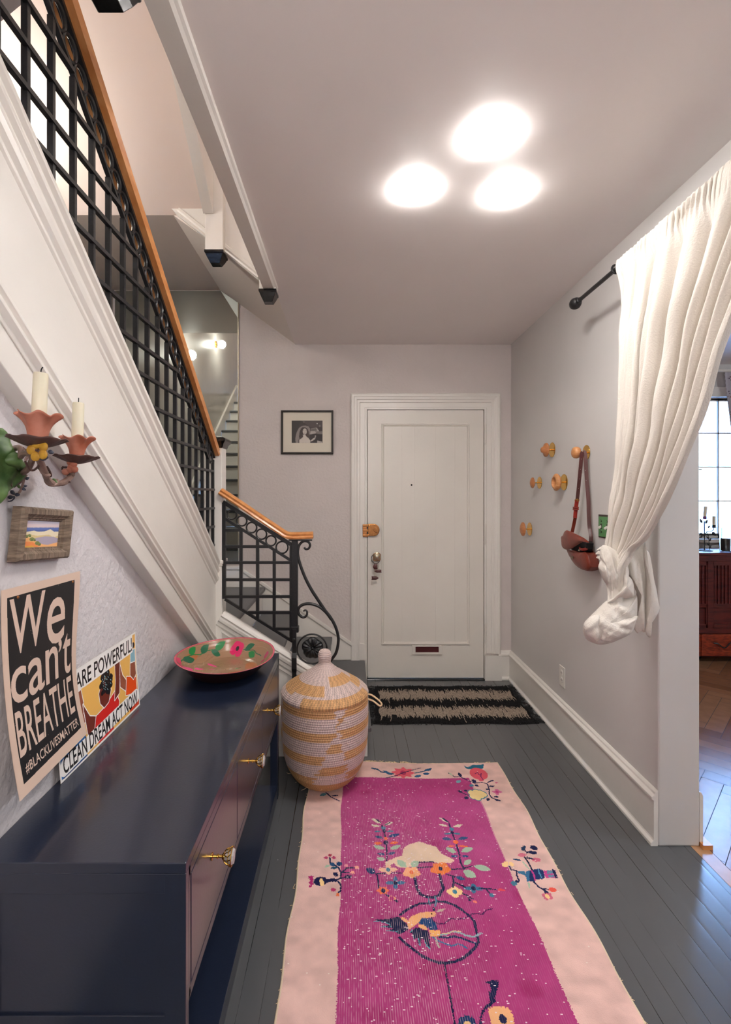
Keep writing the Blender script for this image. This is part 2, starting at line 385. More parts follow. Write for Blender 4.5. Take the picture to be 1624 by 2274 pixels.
def spline(pts, k=8):
    pts=[Vector(p) for p in pts]; out=[]; n=len(pts)
    for i in range(n-1):
        p0=pts[max(0,i-1)];p1=pts[i];p2=pts[i+1];p3=pts[min(n-1,i+2)]
        for j in range(k):
            t=j/k; out.append(0.5*((2*p1)+(p2-p0)*t+(2*p0-5*p1+4*p2-p3)*t*t+(3*p1-p0-3*p2+p3)*t**3))
    out.append(pts[-1]); return out
# ================================================================ THE SETTING
XL=-0.755; XR=1.237; YF=3.746; ZC=2.553; YE=1.96; XR2=1.402; YB=-2.2
XW=-1.80            # outer wall of the stairwell
YS=2.645            # side of the lower flight
# hall floor and parquet
struct(MB().box(XW-0.2,YB,-0.1,1.365,YF+0.1,0).build('floor','greyfl'))
def parquet():
    mb=MB(); cols=[]; w=0.09; Lp=0.54; g=0.0012
    pal=[(132,94,68),(146,104,76),(122,84,60),(138,100,74),(150,110,82)]
    def quad(a,b,c,d,col):
        mb.add([a,b,c,d],[(0,1,2,3)]); cols.append(s2l(col))
    ca=math.cos(math.pi/4)
    def clip(p):
        x,y=p; return (x,y,0.0)
    k=int(Lp/w)
    def plank(ox,oy,hor):
        a=(ox+g,oy+g); b=((ox+Lp-g,oy+w-g) if hor else (ox+w-g,oy+Lp-g))
        pts=[(a[0],a[1]),(b[0],a[1]),(b[0],b[1]),(a[0],b[1])]
        q=[((x-y)*ca+1.44,(x+y)*ca+0.6) for x,y in pts]
        # clip against the border strip
        out=[]
        for i in range(4):
            p,r=q[i],q[(i+1)%4]; X0=1.428
            if p[0]>=X0: out.append(p)
            if (p[0]-X0)*(r[0]-X0)<0:
                t=(X0-p[0])/(r[0]-p[0]); out.append((X0,p[1]+(r[1]-p[1])*t))
        if len(out)<3 or max(p[0] for p in out)>4.95 or min(p[0] for p in out)<1.42: return
        if min(p[1] for p in out)<-0.95 or max(p[1] for p in out)>4.58: return
        c=random.choice(pal); mb.add([clip(p) for p in out],[tuple(range(len(out)))]); cols.append(s2l(c))
    for j in range(-90,100):
        for i in range(-14,16):
            ox=j*w+i*2*Lp; oy=j*w
            plank(ox,oy,True); plank(ox+Lp,oy-Lp+w,False)
    for y in np.arange(-0.95,4.5,0.9):
        mb.add([(1.367,y+g,0),(1.426,y+g,0),(1.426,min(y+0.9,4.58)-g,0),(1.367,min(y+0.9,4.58)-g,0)],[(0,1,2,3)]); cols.append(s2l((186,142,104)))
    o=mb.build('floor','parq',fix=False)
    at=o.data.color_attributes.new('Col','FLOAT_COLOR','CORNER'); arr=[]
    for p,c in zip(o.data.polygons,cols): arr+=list(c+(1,))*p.loop_total
    at.data.foreach_set('color',arr); struct(o)
    u=MB().box(1.365,-1,-0.1,5,4.6,-0.0015).build('floor','gap'); struct(u)
parquet()
struct(MB().box(0.0,YF+0.02,-0.12,2.2,7,-0.02).build('floor','snow'))      # stoop outside the front door
# ceiling of the hall: open over the stairs (x < -0.41)
c1=MB().box(-0.41,YB,ZC,XR+0.17,YF+0.1,ZC+0.25)
c1.prism([(XL-0.05,YB,ZC),(-0.41,YB,ZC),(-0.41,0.86,ZC),(-0.70,0.86,ZC),(-0.70,1.115,ZC),(-0.86,1.20,ZC),(-0.98,1.20,ZC),(-0.98,0.2,ZC),(XL-0.05,0.2,ZC)],(0,0,0.2))
struct(c1.build('ceiling','ceil'))
struct(MB().box(XR2,-1,2.62,5,4.6,2.75).build('ceiling','ceil'))
# front wall with the door opening
DX0,DX1,DZ=0.137,1.031,2.055
w=MB(); w.box(XW-0.2,YF,0,DX0-0.02,YF+0.15,ZC); w.box(DX1+0.02,YF,0,XR+0.16,YF+0.15,ZC+0.2); w.box(DX0-0.02,YF,DZ+0.02,DX1+0.02,YF+0.15,ZC+0.2)
w.box(-0.40,YF,ZC,DX0-0.02,YF+0.15,ZC+0.2)
WX0,WX1,WZ0,WZ1=-1.12,-0.84,3.62,3.86
w.box(XW-0.2,YF,ZC,WX0,YF+0.15,5.6); w.box(WX1,YF,ZC,0.6,YF+0.15,5.6); w.box(WX0,YF,ZC,WX1,YF+0.15,WZ0); w.box(WX0,YF,WZ1,WX1,YF+0.15,5.6)
struct(w.build('wall_front','wall'))
# right wall, its free end and the header over the wide opening
w=MB().prism([(XR,YF,0),(XR,YF,ZC+0.1),(XR,YB,ZC+0.1),(XR,YB,0),(XR,-0.9,0),(XR,-0.9,2.24),(XR,YE,2.24),(XR,YE,0)],(XR2-XR,0,0))
struct(w.build('wall_right','wall_s',bevel=0.006))
# left wall under the stairs
w=MB(); w.box(XL-0.12,YB,0,XL,2.60,0.02)
w=MB().prism([(XL,YB,0),(XL,2.62,0),(XL,2.62,0.62),(XL,0.9,1.86),(XL,0.2,2.5),(XL,0.2,2.75),(XL,YB,2.75)],(-0.12,0,0))
struct(w.build('wall_left','wall_l'))
struct(MB().box(XL-0.1,YB-0.1,0,XR2,YB,2.8).build('wall_back','wall_dark'))
# stairwell walls and the storey above
w=MB(); w.box(XW-0.1,-1.0,0,XW,YF,5.6)
struct(w.build('wall_stairwell','wall_g'))
w=MB(); w.box(XW-0.1,-1.1,2.3,1.0,-1.0,5.6); w.box(0.6,-1.0,ZC+0.25,0.7,YF,5.6)
struct(w.build('wall_landing','peach'))
struct(MB().box(XW-0.1,-1.1,5.5,0.7,YF+0.1,5.6).build('ceiling','ceil'))
# parlor walls
w=MB(); PX0,PX1,PZ0,PZ1=3.235,4.90,1.0,2.315
YP=4.56
w.box(XR2,YP,0,PX0,YP+0.15,2.75); w.box(PX1,YP,0,5.1,YP+0.15,2.75); w.box(PX0,YP,0,PX1,YP+0.15,PZ0); w.box(PX0,YP,PZ1,PX1,YP+0.15,2.75)
w.box(XR2-0.02,YF+0.15,0,XR2+0.08,YP,2.75)
struct(w.build('wall_parlor','wall_s'))
w=MB().box(4.95,-1,0,5.05,YP,2.75); w.box(XR2,-1.1,0,5.05,-1.0,2.75)
struct(w.build('wall_parlor_far','wall_s'))
# baseboards
prof=[(0,0),(-0.030,0),(-0.030,0.012),(-0.020,0.022),(-0.018,0.028),(-0.018,0.182),(-0.026,0.186),(-0.026,0.196),(-0.014,0.206),(-0.012,0.214),(-0.004,0.222),(0,0.222)]
struct(MB().extr(prof,(XR,YE+0.001,0),(XR,YF,0),(1,0,0),(0,0,1)).build('baseboard_right','white',bevel=0.0015))
struct(MB().extr(prof,(1.135,YF,0),(XR,YF,0),(0,1,0),(0,0,1)).build('baseboard_front','white',bevel=0.0015))
prof2=[(0,0),(0.022,0),(0.022,0.012),(0.014,0.02),(0.014,0.2),(0.006,0.215),(0,0.215)]
b=MB().extr(prof2,(XR2,YE+0.001,0),(XR2,YP,0),(1,0,0),(0,0,1)); struct(b.build('baseboard_parlor','white'))
b=MB().box(XR2,YE-0.02,0,XR2+0.038,YE+0.05,0.018); struct(b.build('baseboard_shoe','oak'))
b=MB().extr([(a*-1,c) for a,c in prof2],(XR2,YP,0),(5,YP,0),(0,1,0),(0,0,1)); struct(b.build('baseboard_parlor','white'))
# ---------------------------------------------------------------- front door
door=MB()
df=YF-0.005; 
pxw=lambda x:(x-775)/291.0
pzw=lambda y:H+(1100-y)/291.0
door.box(DX0+0.005,df,0.0105,DX1-0.004,df+0.045,DZ-0.003)
dr=door.build('door_1','white2',bevel=0.002); struct(dr); 
pan=MB(); x0,x1,z0,z1=pxw(847),pxw(1043),pzw(1431),pzw(941)
mp=[(0,0),(0,-0.007),(0.004,-0.010),(0.009,-0.010),(0.012,-0.006),(0.016,-0.009),(0.02,-0.005),(0.022,0)]
for (a,b,va,vb) in (((x0,df,z0),(x1,df,z0),(0,0,1),(0,1,0)),((x0,df,z1),(x1,df,z1),(0,0,-1),(0,1,0)),((x0,df,z0),(x0,df,z1),(1,0,0),(0,1,0)),((x1,df,z0),(x1,df,z1),(-1,0,0),(0,1,0))):
    pan.extr(mp,a,b,va,vb)
pan.build('panel_moulding','white2',dr)
pl=MB(); xs=[x0+0.02,pxw(892),pxw(920),pxw(967),pxw(1010),x1-0.02]
for a,b in zip(xs[:-1],xs[1:]): pl.box(a+0.0006,df-0.0022,z0+0.02,b-0.0006,df+0.001,z1-0.02)
pl.build('door_panel','white2',dr,bevel=0.0008)
ph=MB().lathe([(0.0065,-0.004),(0.0065,0.003)],(pxw(914),df,pzw(1077)),'Y',16).build('peephole','black',dr)
ms=MB(); a,b,c,d=pxw(915),pxw(981),pzw(1452),pzw(1432); e,f_,g,h=pxw(922.5),pxw(974),pzw(1447.5),pzw(1435)
ms.box(a,df-0.012,c,e,df,d); ms.box(f_,df-0.012,c,b,df,d); ms.box(e,df-0.012,c,f_,df,g); ms.box(e,df-0.012,h,f_,df,d)
mso=ms.build('mail_slot','white2',dr,bevel=0.001)
MB().box(e,df-0.004,g,f_,df-0.001,h).build('slot_flap','redslot',mso)
for y0,y1 in ((943,986),(1164,1208),(1384,1426)):
    hg=MB(); n=5; zt,zb=pzw(y0),pzw(y1); X=pxw(1077.5)
    for k in range(n):
        s0=zb+(zt-zb)*k/n; hg.lathe([(0.0078,s0+0.0012),(0.0078,zb+(zt-zb)*(k+1)/n-0.0012)],(X,df-0.012,0),'Z',12)
    hg.lathe([(0.004,zb-0.004),(0.005,zb),(0.005,zt),(0.004,zt+0.005)],(X,df-0.012,0),'Z',12)
    hg.build('hinge','white2',dr,smooth=True)
dbl=MB(); zc=pzw(1176.5); hz=0.047; zc0,zc1=zc-hz,zc+hz
xa,xb=pxw(817),pxw(843); r=hz
pts=[(xa,df,zc0),(xb-r,df,zc0)]+[(xb-r+r*math.sin(t),df,zc-r*math.cos(t)) for t in np.linspace(0,math.pi,15)[1:-1]]+[(xb-r,df,zc1),(xa,df,zc1)]
dbl.prism(pts,(0,-0.022,0)); db=dbl.build('deadbolt','brass_d',dr,bevel=0.004)
pts=[(xa+0.006+(p[0]-xa)*0.86,df-0.022,zc+(p[2]-zc)*0.84) for p in pts]
MB().prism(pts,(0,-0.002,0)).build('cover_plate','brass_d',db,bevel=0.001)
MB().lathe([(0.018,-0.032),(0.020,-0.030),(0.020,-0.024),(0.022,-0.022)],(pxw(835.5),df,zc),'Y',20).box(pxw(835.5)-0.003,df-0.04,zc-0.013,pxw(835.5)+0.003,df-0.03,zc+0.013).build('thumb_turn','brass_d',db,bevel=0.001)
for dx,dz in ((0.008,0.036),(0.008,-0.036),(0.052,0.037),(0.052,-0.037)):
    MB().ball((xa+dx,df-0.0235,zc+dz),0.0035,8).build('screw','brass',db)
st=MB(); sx=pxw(805.5)
for k in range(5):
    z=zc1-0.004-(k+0.5)*(zc1-zc0-0.0)/5; st.box(sx,df-0.03,z-0.0095,xa+0.003,df-0.002,z+0.0095) if k%2==0 else st.box(sx,df-0.028,z-0.0095,xa-0.008,df-0.002,z+0.0095)
st.build('strike','brass_d',dr,bevel=0.003)
kn=MB(); kc=(pxw(836),df,pzw(1234)); kn.lathe([(0.012,-0.045),(0.028,-0.052),(0.033,-0.062),(0.031,-0.072),(0.020,-0.078),(0.0001,-0.080)],kc,'Y',24,sx=1.12,sy=0.93)
kn.lathe([(0.026,0),(0.026,-0.006),(0.011,-0.01),(0.010,-0.046)],kc,'Y',20); hk=kn.build('door_knob','silver',dr,smooth=True)
em=MB(); 
for q in range(4):
    t=q*math.pi/2; pc=Vector(kc)+Vector((0.021*math.cos(t+0.78),-0.0775,0.021*math.sin(t+0.78)))
    em.tube([pc+Vector((0.013*math.cos(u),0,0.013*math.sin(u))) for u in np.linspace(0,2*math.pi,17)[:-1]],0.0016,6,closed=True)
em.build('knob_engraving','brass_d',hk)
lk=MB().box(pxw(812),df-0.006,pzw(1250),pxw(815.5),df+0.02,pzw(1222)); lk.build('latch_plate','silver',dr)
# charm ring hanging from the knob
ch=thing('key_charm','ring of brown shell charms hanging from the silver front door knob','charm',(pxw(834),df-0.06,pzw(1240)))
MB().tube([(pxw(834)+0.034*math.cos(u),df-0.05-0.006*math.sin(u),pzw(1237)-0.006+0.036*math.sin(u)) for u in np.linspace(0,2*math.pi,33)[:-1]],0.0022,8,closed=True).build('ring','iron',ch)
def chain(a,b,n=7):
    mb=MB(); a,b=Vector(a),Vector(b)
    for k in range(n):
        c=a.lerp(b,(k+0.5)/n); L=(b-a).length/n*0.62; mb.tube([c+(b-a).normalized()*L*math.cos(u)+Vector((0.003*math.sin(u)*(k%2),0.003*math.sin(u)*((k+1)%2),0)) for u in np.linspace(0,2*math.pi,9)[:-1]],0.0008,5,closed=True)
    return mb
ccx=pxw(834); cy_=df-0.05
chain((ccx,cy_,pzw(1250)),(pxw(831),cy_,pzw(1279))).build('chain','silver',ch)
chain((pxw(837),cy_,pzw(1250)),(pxw(842),cy_,pzw(1264)),4).build('chain','silver',ch)
for (cx_,cy2,rx,rz) in ((833.5,1256,0.017,0.026),(840,1266,0.026,0.014),(831,1281,0.025,0.018)):
    o_=[Vector((pxw(cx_)+rx*math.cos(t)*(1+0.25*math.sin(3*t+cx_)),cy_,pzw(cy2)+rz*math.sin(t)*(1+0.2*math.cos(2*t)))) for t in np.linspace(0,2*math.pi,9)[:-1]]
    MB().inflate(o_,(0,-1,0),0.009,0.006,6).build('shell','leather_d',ch,smooth=True)
# casing
cp=[(0,0),(0.0,-0.016),(0.012,-0.016),(0.016,-0.011),(0.05,-0.011),(0.056,-0.018),(0.07,-0.018),(0.078,-0.024),(0.092,-0.026),(0.10,-0.03),(0.112,-0.03),(0.122,-0.022),(0.122,0)]
cs=MB(); cz=DZ+0.0
def miter(p0,p1,m0,m1,va):       # p: inner edge ends; m: mitre direction per profile unit
    n=len(cp); a=[Vector(p0)+Vector(va)*u+Vector((0,1,0))*v+Vector(m0)*u for u,v in cp]; b=[Vector(p1)+Vector(va)*u+Vector((0,1,0))*v+Vector(m1)*u for u,v in cp]
    cs.add(a+b,[tuple(range(n))[::-1],tuple(range(n,2*n))]+[(i,(i+1)%n,n+(i+1)%n,n+i) for i in range(n)])
miter((DX0,YF,0.0),(DX0,YF,cz),(0,0,0),(0,0,1),(-1,0,0)); miter((DX1+0.0,YF,0.20),(DX1,YF,cz),(0,0,0),(0,0,1),(1,0,0)); miter((DX0,YF,cz),(DX1,YF,cz),(-1,0,0),(1,0,0),(0,0,1))
cs.box(DX1,YF-0.036,0,DX1+0.126,YF,0.185); cs.box(DX0-0.03,YF+0.002,0,DX0,YF+0.14,DZ+0.03); cs.box(DX1,YF+0.002,0,DX1+0.03,YF+0.14,DZ+0.03); cs.box(DX0,YF+0.045,DZ,DX1,YF+0.14,DZ+0.03); cs.box(DX0-0.005,YF+0.040,0.0082,DX0+0.015,YF+0.06,DZ); cs.box(DX1-0.015,YF+0.040,0.0082,DX1+0.005,YF+0.06,DZ); cs.box(DX0,YF+0.042,DZ-0.015,DX1,YF+0.06,DZ+0.01)
struct(cs.build('trim_1','white'))
struct(MB().box(DX0,YF-0.03,-0.001,DX1,YF+0.13,0.008).build('trim_2','black',bevel=0.002))   # threshold
# ---------------------------------------------------------------- ceiling edge trims over the stairs
tr=MB(); 
tr.extr([(0,0.002),(0.010,0.002),(0.016,-0.008),(0.012,-0.016),(0.004,-0.02),(-0.004,-0.028),(-0.06,-0.028),(-0.06,0.26),(0,0.26)],(-0.405,-1.0,ZC),(-0.405,2.70,ZC),(1,0,0),(0,0,1))
struct(tr.build('trim_3','white'))
# ================================================================ STAIRCASE
stair=thing('staircase','white staircase with dark grey treads rising left of the front door','staircase',(-0.7,3.2,0))
rise=0.178; ZL=0.705; rx=[0.10,-0.148,-0.405,-0.655]; tz=[0.152,0.333,0.515,ZL]
for i,(x,z) in enumerate(zip(rx,tz)):
    z0=tz[i-1] if i else 0
    MB().box(x-0.02,YS+0.012,z0,x,YF-0.026,z-0.028).build('riser','white',stair)
    xl=rx[i+1]-0.0 if i<3 else XW
    MB().box(xl-0.0 if i<3 else XW+0.001,YS+(0.0 if i==0 else 0.012),z-0.028,x+0.022,YF-0.026,z).build('tread' if i<3 else 'landing','tread',stair,bevel=0.007)
# lower flight outer stringer (faces the camera)
def zs(X): return 0.778-0.628*(X+0.676)     # top line of the lower stringer
xe=-0.03; X0=-0.685
face=MB().prism([(X0,YS-0.012,0),(rx[0],YS-0.012,0),(rx[0],YS-0.012,0.122),(rx[1]+0.05,YS-0.012,0.122),(xe-0.01,YS-0.012,zs(xe)-0.06),(X0,YS-0.012,zs(X0)-0.02)],(0,0.03,0))
face.build('stringer','white',stair,bevel=0.002)
capp=[(-0.026,0),(-0.03,0.006),(-0.03,0.014),(-0.02,0.02),(-0.014,0.026),(0.03,0.03),(0.03,-0.0)]
d=Vector((xe-X0,0,zs(xe)-zs(X0))).normalized(); up=Vector((-d.z,0,d.x))
if up.z<0: up=-up
cm=MB(); A=Vector((X0,YS-0.012,zs(X0)-0.03)); B=Vector((xe,YS-0.012,zs(xe)-0.03))
cm.extr([(0.03,0.03),(-0.010,0.03),(-0.024,0.024),(-0.028,0.012),(-0.020,0.004),(-0.024,-0.004),(-0.022,-0.020),(-0.012,-0.028),(-0.014,-0.044),(-0.006,-0.056),(-0.008,-0.07),(0,-0.075),(0.03,-0.075)],A,B,(0,1,0),up)
cm.box(xe-0.012,YS-0.045,zs(xe)-0.075,xe+0.035,YS+0.02,zs(xe)+0.012)
cm.build('stringer_moulding','white',stair,bevel=0.0015)
MB().box(xe-0.01,YS-0.03,0.0,xe+0.02,YS+0.012,zs(xe)-0.07).build('stringer_end','white',stair)
# wall skirt of the lower flight
sk=MB(); yk=YF-0.028
skp=[(DX0-0.012,tz[0]),(DX0-0.012,0.27),(pxw(779),pzw(1424)),(pxw(531),pzw(1256)),(XW,pzw(1256)),(XW,ZL),(-0.655,ZL),(-0.655,0.50),(-0.405,0.50),(-0.405,0.32),(-0.148,0.32),(-0.148,tz[0])]
sk.prism([(x,yk+0.010,z) for x,z in skp],(0,0.02,0))
sk.extr([(0,0),(-0.004,0.004),(-0.012,0.0),(-0.012,-0.02),(-0.006,-0.03),(0,-0.032)],(pxw(531),yk+0.01,pzw(1256)),(DX0-0.1,yk+0.01,pzw(1256)+(DX0-0.1-pxw(531))*((pzw(1424)-pzw(1256))/(pxw(779)-pxw(531)))),(0,1,0),(0,0,1))
sk.extr([(0,0),(-0.012,0.0),(-0.012,-0.02),(-0.006,-0.03),(0,-0.032)],(XW,yk+0.01,pzw(1256)),(pxw(531),yk+0.01,pzw(1256)),(0,1,0),(0,0,1))
sk.build('skirt_board','white',stair)
# upper flight: rises toward the camera
run=0.245; Y0=2.60; n=13
for k in range(n):
    y=Y0-run*k; z=ZL+rise*(k+1); zb=z-rise
    MB().box(XW+0.03,y-0.02,zb,XL-0.012,y,z-0.028).build('riser','white',stair)
    MB().box(XW+0.03,y-run-0.002,z-0.028,XL-0.012,y+0.022,z).build('tread','tread',stair,bevel=0.006)
# wall skirt along the stairwell wall, white with a moulded top edge
slp=rise/run
MB().prism([(XW,YF-0.03,ZL),(XW,YF-0.03,ZL+0.19),(XW,Y0+0.16,ZL+0.19),(XW,Y0-0.02,ZL+0.33),(XW,Y0-run*12,ZL+0.33+slp*(run*12-0.02)),(XW,Y0-run*12,ZL+rise*12),(XW,Y0,ZL)],(0.026,0,0)).build('skirt_board','white',stair)
MB().prism([(XW,YF-0.03,0),(XW,YF-0.03,ZL-0.03),(XL-0.05,YF-0.03,ZL-0.03),(XL-0.05,YF-0.03,0)],(0,-0.01,0)).build('landing_base','white',stair)
# closed stringer of the upper flight (plane near X=-0.72)
def zb(Y): return 1.947-0.735*(Y-1.448)        # black bottom rail of the railing
Ya,Yb=0.55,2.655
u=Vector((0,-1,0.735)).normalized(); nrm=Vector((0,0.735,1)).normalized()
st_=MB()
def strip(off0,off1,xf,mb,Yhi=Yb,xb=XL-0.012):   # band between two vertical offsets below the rail line
    mb.prism([(xb,Ya,zb(Ya)-off0),(xb,Yhi,zb(Yhi)-off0),(xb,Yhi,zb(Yhi)-off1),(xb,Ya,zb(Ya)-off1)],(xf-xb,0,0))
strip(0.06,0.60,-0.712,st_); 
st_.build('closed_stringer','white',stair,bevel=0.002)
m=MB(); c8=1/math.sqrt(1+0.735**2)
def mould(prof,name,off):
    p0=Vector((-0.712,Ya,zb(Ya)-off)); p1=Vector((-0.712,Yb,zb(Yb)-off)); mb=MB()
    mb.extr(prof,p0,p1,(1,0,0),tuple(nrm)); return mb.build(name,'white',stair,bevel=0.001)
mould([(-0.04,0.035),(0.020,0.035),(0.026,0.03),(0.026,0.018),(0.016,0.010),(0.016,0.000),(0.022,-0.004),(0.022,-0.012),(0.012,-0.022),(0.012,-0.036),(0.018,-0.042),(0.014,-0.056),(0.005,-0.066),(0.005,-0.074),(0,-0.08),(-0.04,-0.08)],'top_moulding',0.068)
mould([(0,0.03),(0.004,0.03),(0.006,0.02),(0.016,0.016),(0.018,0.006),(0.010,0.0),(0.010,-0.006),(0.018,-0.010),(0.018,-0.018),(0.006,-0.026),(0.004,-0.034),(0,-0.034)],'lower_moulding',0.478)
# white newel at the turn with a black moulded cap
nw=MB(); nx0,nx1,ny0,ny1=-0.775,-0.679,2.625,2.715
nw.box(nx0,ny0,0.0,nx1,ny1,1.66); no=nw.build('newel_post','white',stair,bevel=0.004)
cl=MB()
for z,e,h in ((1.045,0.008,0.02),(1.03,0.004,0.015)): cl.box(nx0-e,ny0-e,z-h/2,nx1+e,ny1+e,z+h/2)
cl.build('collar','white',no,bevel=0.004)
cx0,cy0=(nx0+nx1)/2,(ny0+ny1)/2; hw=0.048
def sqstack(mb,c,prof):                              # square lathe: (half width, z)
    vs=[];fs=[]
    for h,z in prof: vs+=[(c[0]-h,c[1]-h,z),(c[0]+h,c[1]-h,z),(c[0]+h,c[1]+h,z),(c[0]-h,c[1]+h,z)]
    n=len(prof)
    for i in range(n-1):
        for k in range(4): fs.append((4*i+k,4*i+(k+1)%4,4*i+4+(k+1)%4,4*i+4+k))
    fs.append((3,2,1,0)); fs.append(tuple(4*(n-1)+k for k in range(4))); return mb.add(vs,fs)
sqstack(MB(),(cx0,cy0),[(hw+0.001,1.655),(hw+0.006,1.66),(hw+0.010,1.675),(hw+0.022,1.69),(hw+0.022,1.705),(hw+0.012,1.712),(0.006,1.728)]).build('newel_cap','black',no,bevel=0.002)

# ================================================================ IRON RAILINGS
XRL=-0.722
rl=thing('stair_railing','black iron lattice railing with oak handrail climbing steeply to the top left','railing',(XRL,2.6,1.1))
def zring(Y): return 2.425-0.74*(Y-1.446)
def zhr(Y): return zring(Y)+0.082
yt,yb_=0.62,2.615
rl_z=lambda Y: zring(Y)-0.043
MB().bar((XRL,yt,zb(yt)),(XRL,yb_,zb(yb_)),0.020,0.014).build('bottom_rail','iron',rl)
MB().bar((XRL,yt,rl_z(yt)),(XRL,yb_-0.10,rl_z(yb_-0.10)),0.013,0.009).build('lower_ring_rail','iron',rl)
MB().bar((XRL,yt,zring(yt)+0.045),(XRL,yb_,zring(yb_)+0.045),0.02,0.012).build('upper_ring_rail','iron',rl)
hr=MB(); hp=[(-0.030,-0.018),(-0.034,-0.006),(-0.028,0.004),(-0.032,0.014),(-0.022,0.026),(0,0.031),(0.022,0.026),(0.032,0.014),(0.028,0.004),(0.034,-0.006),(0.030,-0.018)]
hr.extr(hp,(XRL,yt,zhr(yt)-0.006),(XRL,yb_+0.012,zhr(yb_+0.012)-0.006),(1,0,0),tuple(nrm)); hr.build('handrail','oak',rl,smooth=True,angle=30)
dz=0.0977; zz0=1.1385-0.0
def inv(zf,z,lo=yt,hi=yb_):                       # Y where a falling line has height z
    for _ in range(50):
        mid=(lo+hi)/2
        if zf(mid)>z: lo=mid
        else: hi=mid
    return (lo+hi)/2
k=0
while True:
    z=zz0+dz*k; k+=1
    ya=inv(zb,z); yc=inv(rl_z,z)
    if ya<=yt+0.02: break
    ye=min(yc,yb_) 
    if z<zb(yb_): ya=yb_
    MB().box(XRL-0.004,ya-0.045,z-0.006,XRL+0.009,ye,z+0.006).build('lattice_bar','iron',rl)
for k in range(22):
    y=2.612-0.0945*k if k else 2.612
    if y<yt: break
    z1=rl_z(y) if y<yb_-0.1 else zring(y)+0.03
    MB().box(XRL-0.010,y-0.0055,zb(y),XRL+0.005,y+0.0055,z1).build('baluster','iron',rl)
    if k%1==0 and z1-zb(y)>0.1:
        pass
ringp=MB().tube([(0,0.0295*math.cos(t),0.0295*math.sin(t)) for t in np.linspace(0,2*math.pi,29)[:-1]],0.0042,6,flat=1.5,up=(1,0,0),closed=True)
r0=None; k=0
while True:
    y=2.56-0.0497*k; k+=1
    if y<yt+0.03: break
    loc=Vector((XRL,y,zring(y)))
    if r0 is None:
        r0=ringp.build('ring','iron',None,smooth=True); r0.parent=rl; r0.location=loc-ORG[rl]
    else:
        c_=r0.copy(); C.objects.link(c_); c_.parent=rl; c_.location=loc-ORG[rl]
# lower railing, facing the camera
YR=2.632
K=YR/F
def q4(x,y,Y=YR): return P(440+x/3.867,1050+y/3.867,Y)
lr=thing('stair_railing','short black iron stair railing with scrollwork end beside the woven basket','railing',(-0.29,YR,0.4))
S=lambda x: q4(x,0)[0]; T=lambda y: q4(0,y)[2]
ZT=lambda X,a,b,c,d_: T(b)+(T(d_)-T(b))*(X-S(a))/(S(c)-S(a))
bot=lambda X: ZT(X,235,1085,805,1442); lring=lambda X: ZT(X,235,395,805,757); ur=lambda X: ZT(X,235,262,790,610)
MB().bar((S(232),YR,bot(S(232))),(S(812),YR,bot(S(812))),0.014,0.015,(0,1,0)).build('bottom_rail','iron',lr)
MB().bar((S(232),YR,lring(S(232))),(S(812),YR,lring(S(812))),0.014,0.013,(0,1,0)).build('lower_ring_rail','iron',lr)
MB().bar((S(215),YR,ur(S(215))),(S(830),YR,ur(S(830))),0.02,0.012,(0,1,0)).build('upper_ring_rail','iron',lr)
for x,w_ in ((225,0.018),(370,0.0165),(512,0.0165),(655,0.0165),(798,0.014)):
    X=S(x); zt=ur(X) if x in (225,798) else lring(X)
    MB().box(X-w_/2,YR-0.008,bot(X)-(0.0 if x!=225 else 0.0),X+w_/2,YR+0.008,zt).build('baluster','iron',lr)
for y,a in ((492,225),(633,225),(770,225),(917,225),(1062,225),(1198,430),(1338,640)):
    z=T(y); e=min(S(812), S(235)+(z-T(395))/((T(757)-T(395)))*(S(805)-S(235)))
    MB().box(S(a),YR-0.010,z-0.0075,e,YR+0.007,z+0.0075).build('lattice_bar','iron',lr)
rr=[(292,358,44),(376,413,47),(460,470,48),(545,527,48),(627,583,47),(722,640,55)]
for x,y,r in rr:
    c_=q4(x,y); R_=(r-4)/3.867*K
    MB().tube([c_+Vector((R_*math.cos(t),0,R_*math.sin(t))) for t in np.linspace(0,2*math.pi,33)[:-1]],0.0045,8,flat=1.6,up=(0,1,0),closed=True).build('ring','iron',lr,smooth=True)
nb=MB(); X=S(832); nb.box(X-0.0165,YR-0.014,T(1330),X+0.0165,YR+0.014,T(575)); nb.box(X-0.012,YR-0.03,T(1815),X+0.010,YR-0.008,T(1330)); nb.box(X-0.02,YR-0.026,T(1362),X+0.022,YR+0.016,T(1315)); nb.prism([(X-0.013,YR-0.03,T(1700)),(X-0.013,YR-0.042,T(1660)),(X-0.013,YR-0.042,T(1570)),(X-0.013,YR-0.03,T(1530))],(0.026,0,0))
np_=nb.build('iron_post','iron',lr,bevel=0.002)
for y in (1415,1790): MB().ball((X-0.001,YR-0.034,T(y)),0.0085,12,(1,0.7,1)).build('bolt','iron',np_,smooth=True)
MB().box(S(780),YR-0.014,T(582),S(980),YR+0.014,T(572)).build('rail_plate','iron',lr)
path=[(150,95),(200,132),(480,315),(640,422),(720,472),(775,507),(850,517),(990,512)]
hr=MB(); pts=spline([q4(x,y+28) for x,y in [(195,132),(340,226),(560,375),(700,468),(745,498),(790,512),(860,513),(990,508)]],6)
for i in range(len(pts)-1):
    a,b_=pts[i],pts[i+1]
prof3=[(-0.026,-0.016),(-0.030,-0.008),(-0.024,0.0),(-0.028,0.010),(-0.018,0.018),(0,0.021),(0.018,0.018),(0.028,0.010),(0.024,0.0),(0.030,-0.008),(0.026,-0.016)]
vs=[];fs=[];m_=len(prof3)
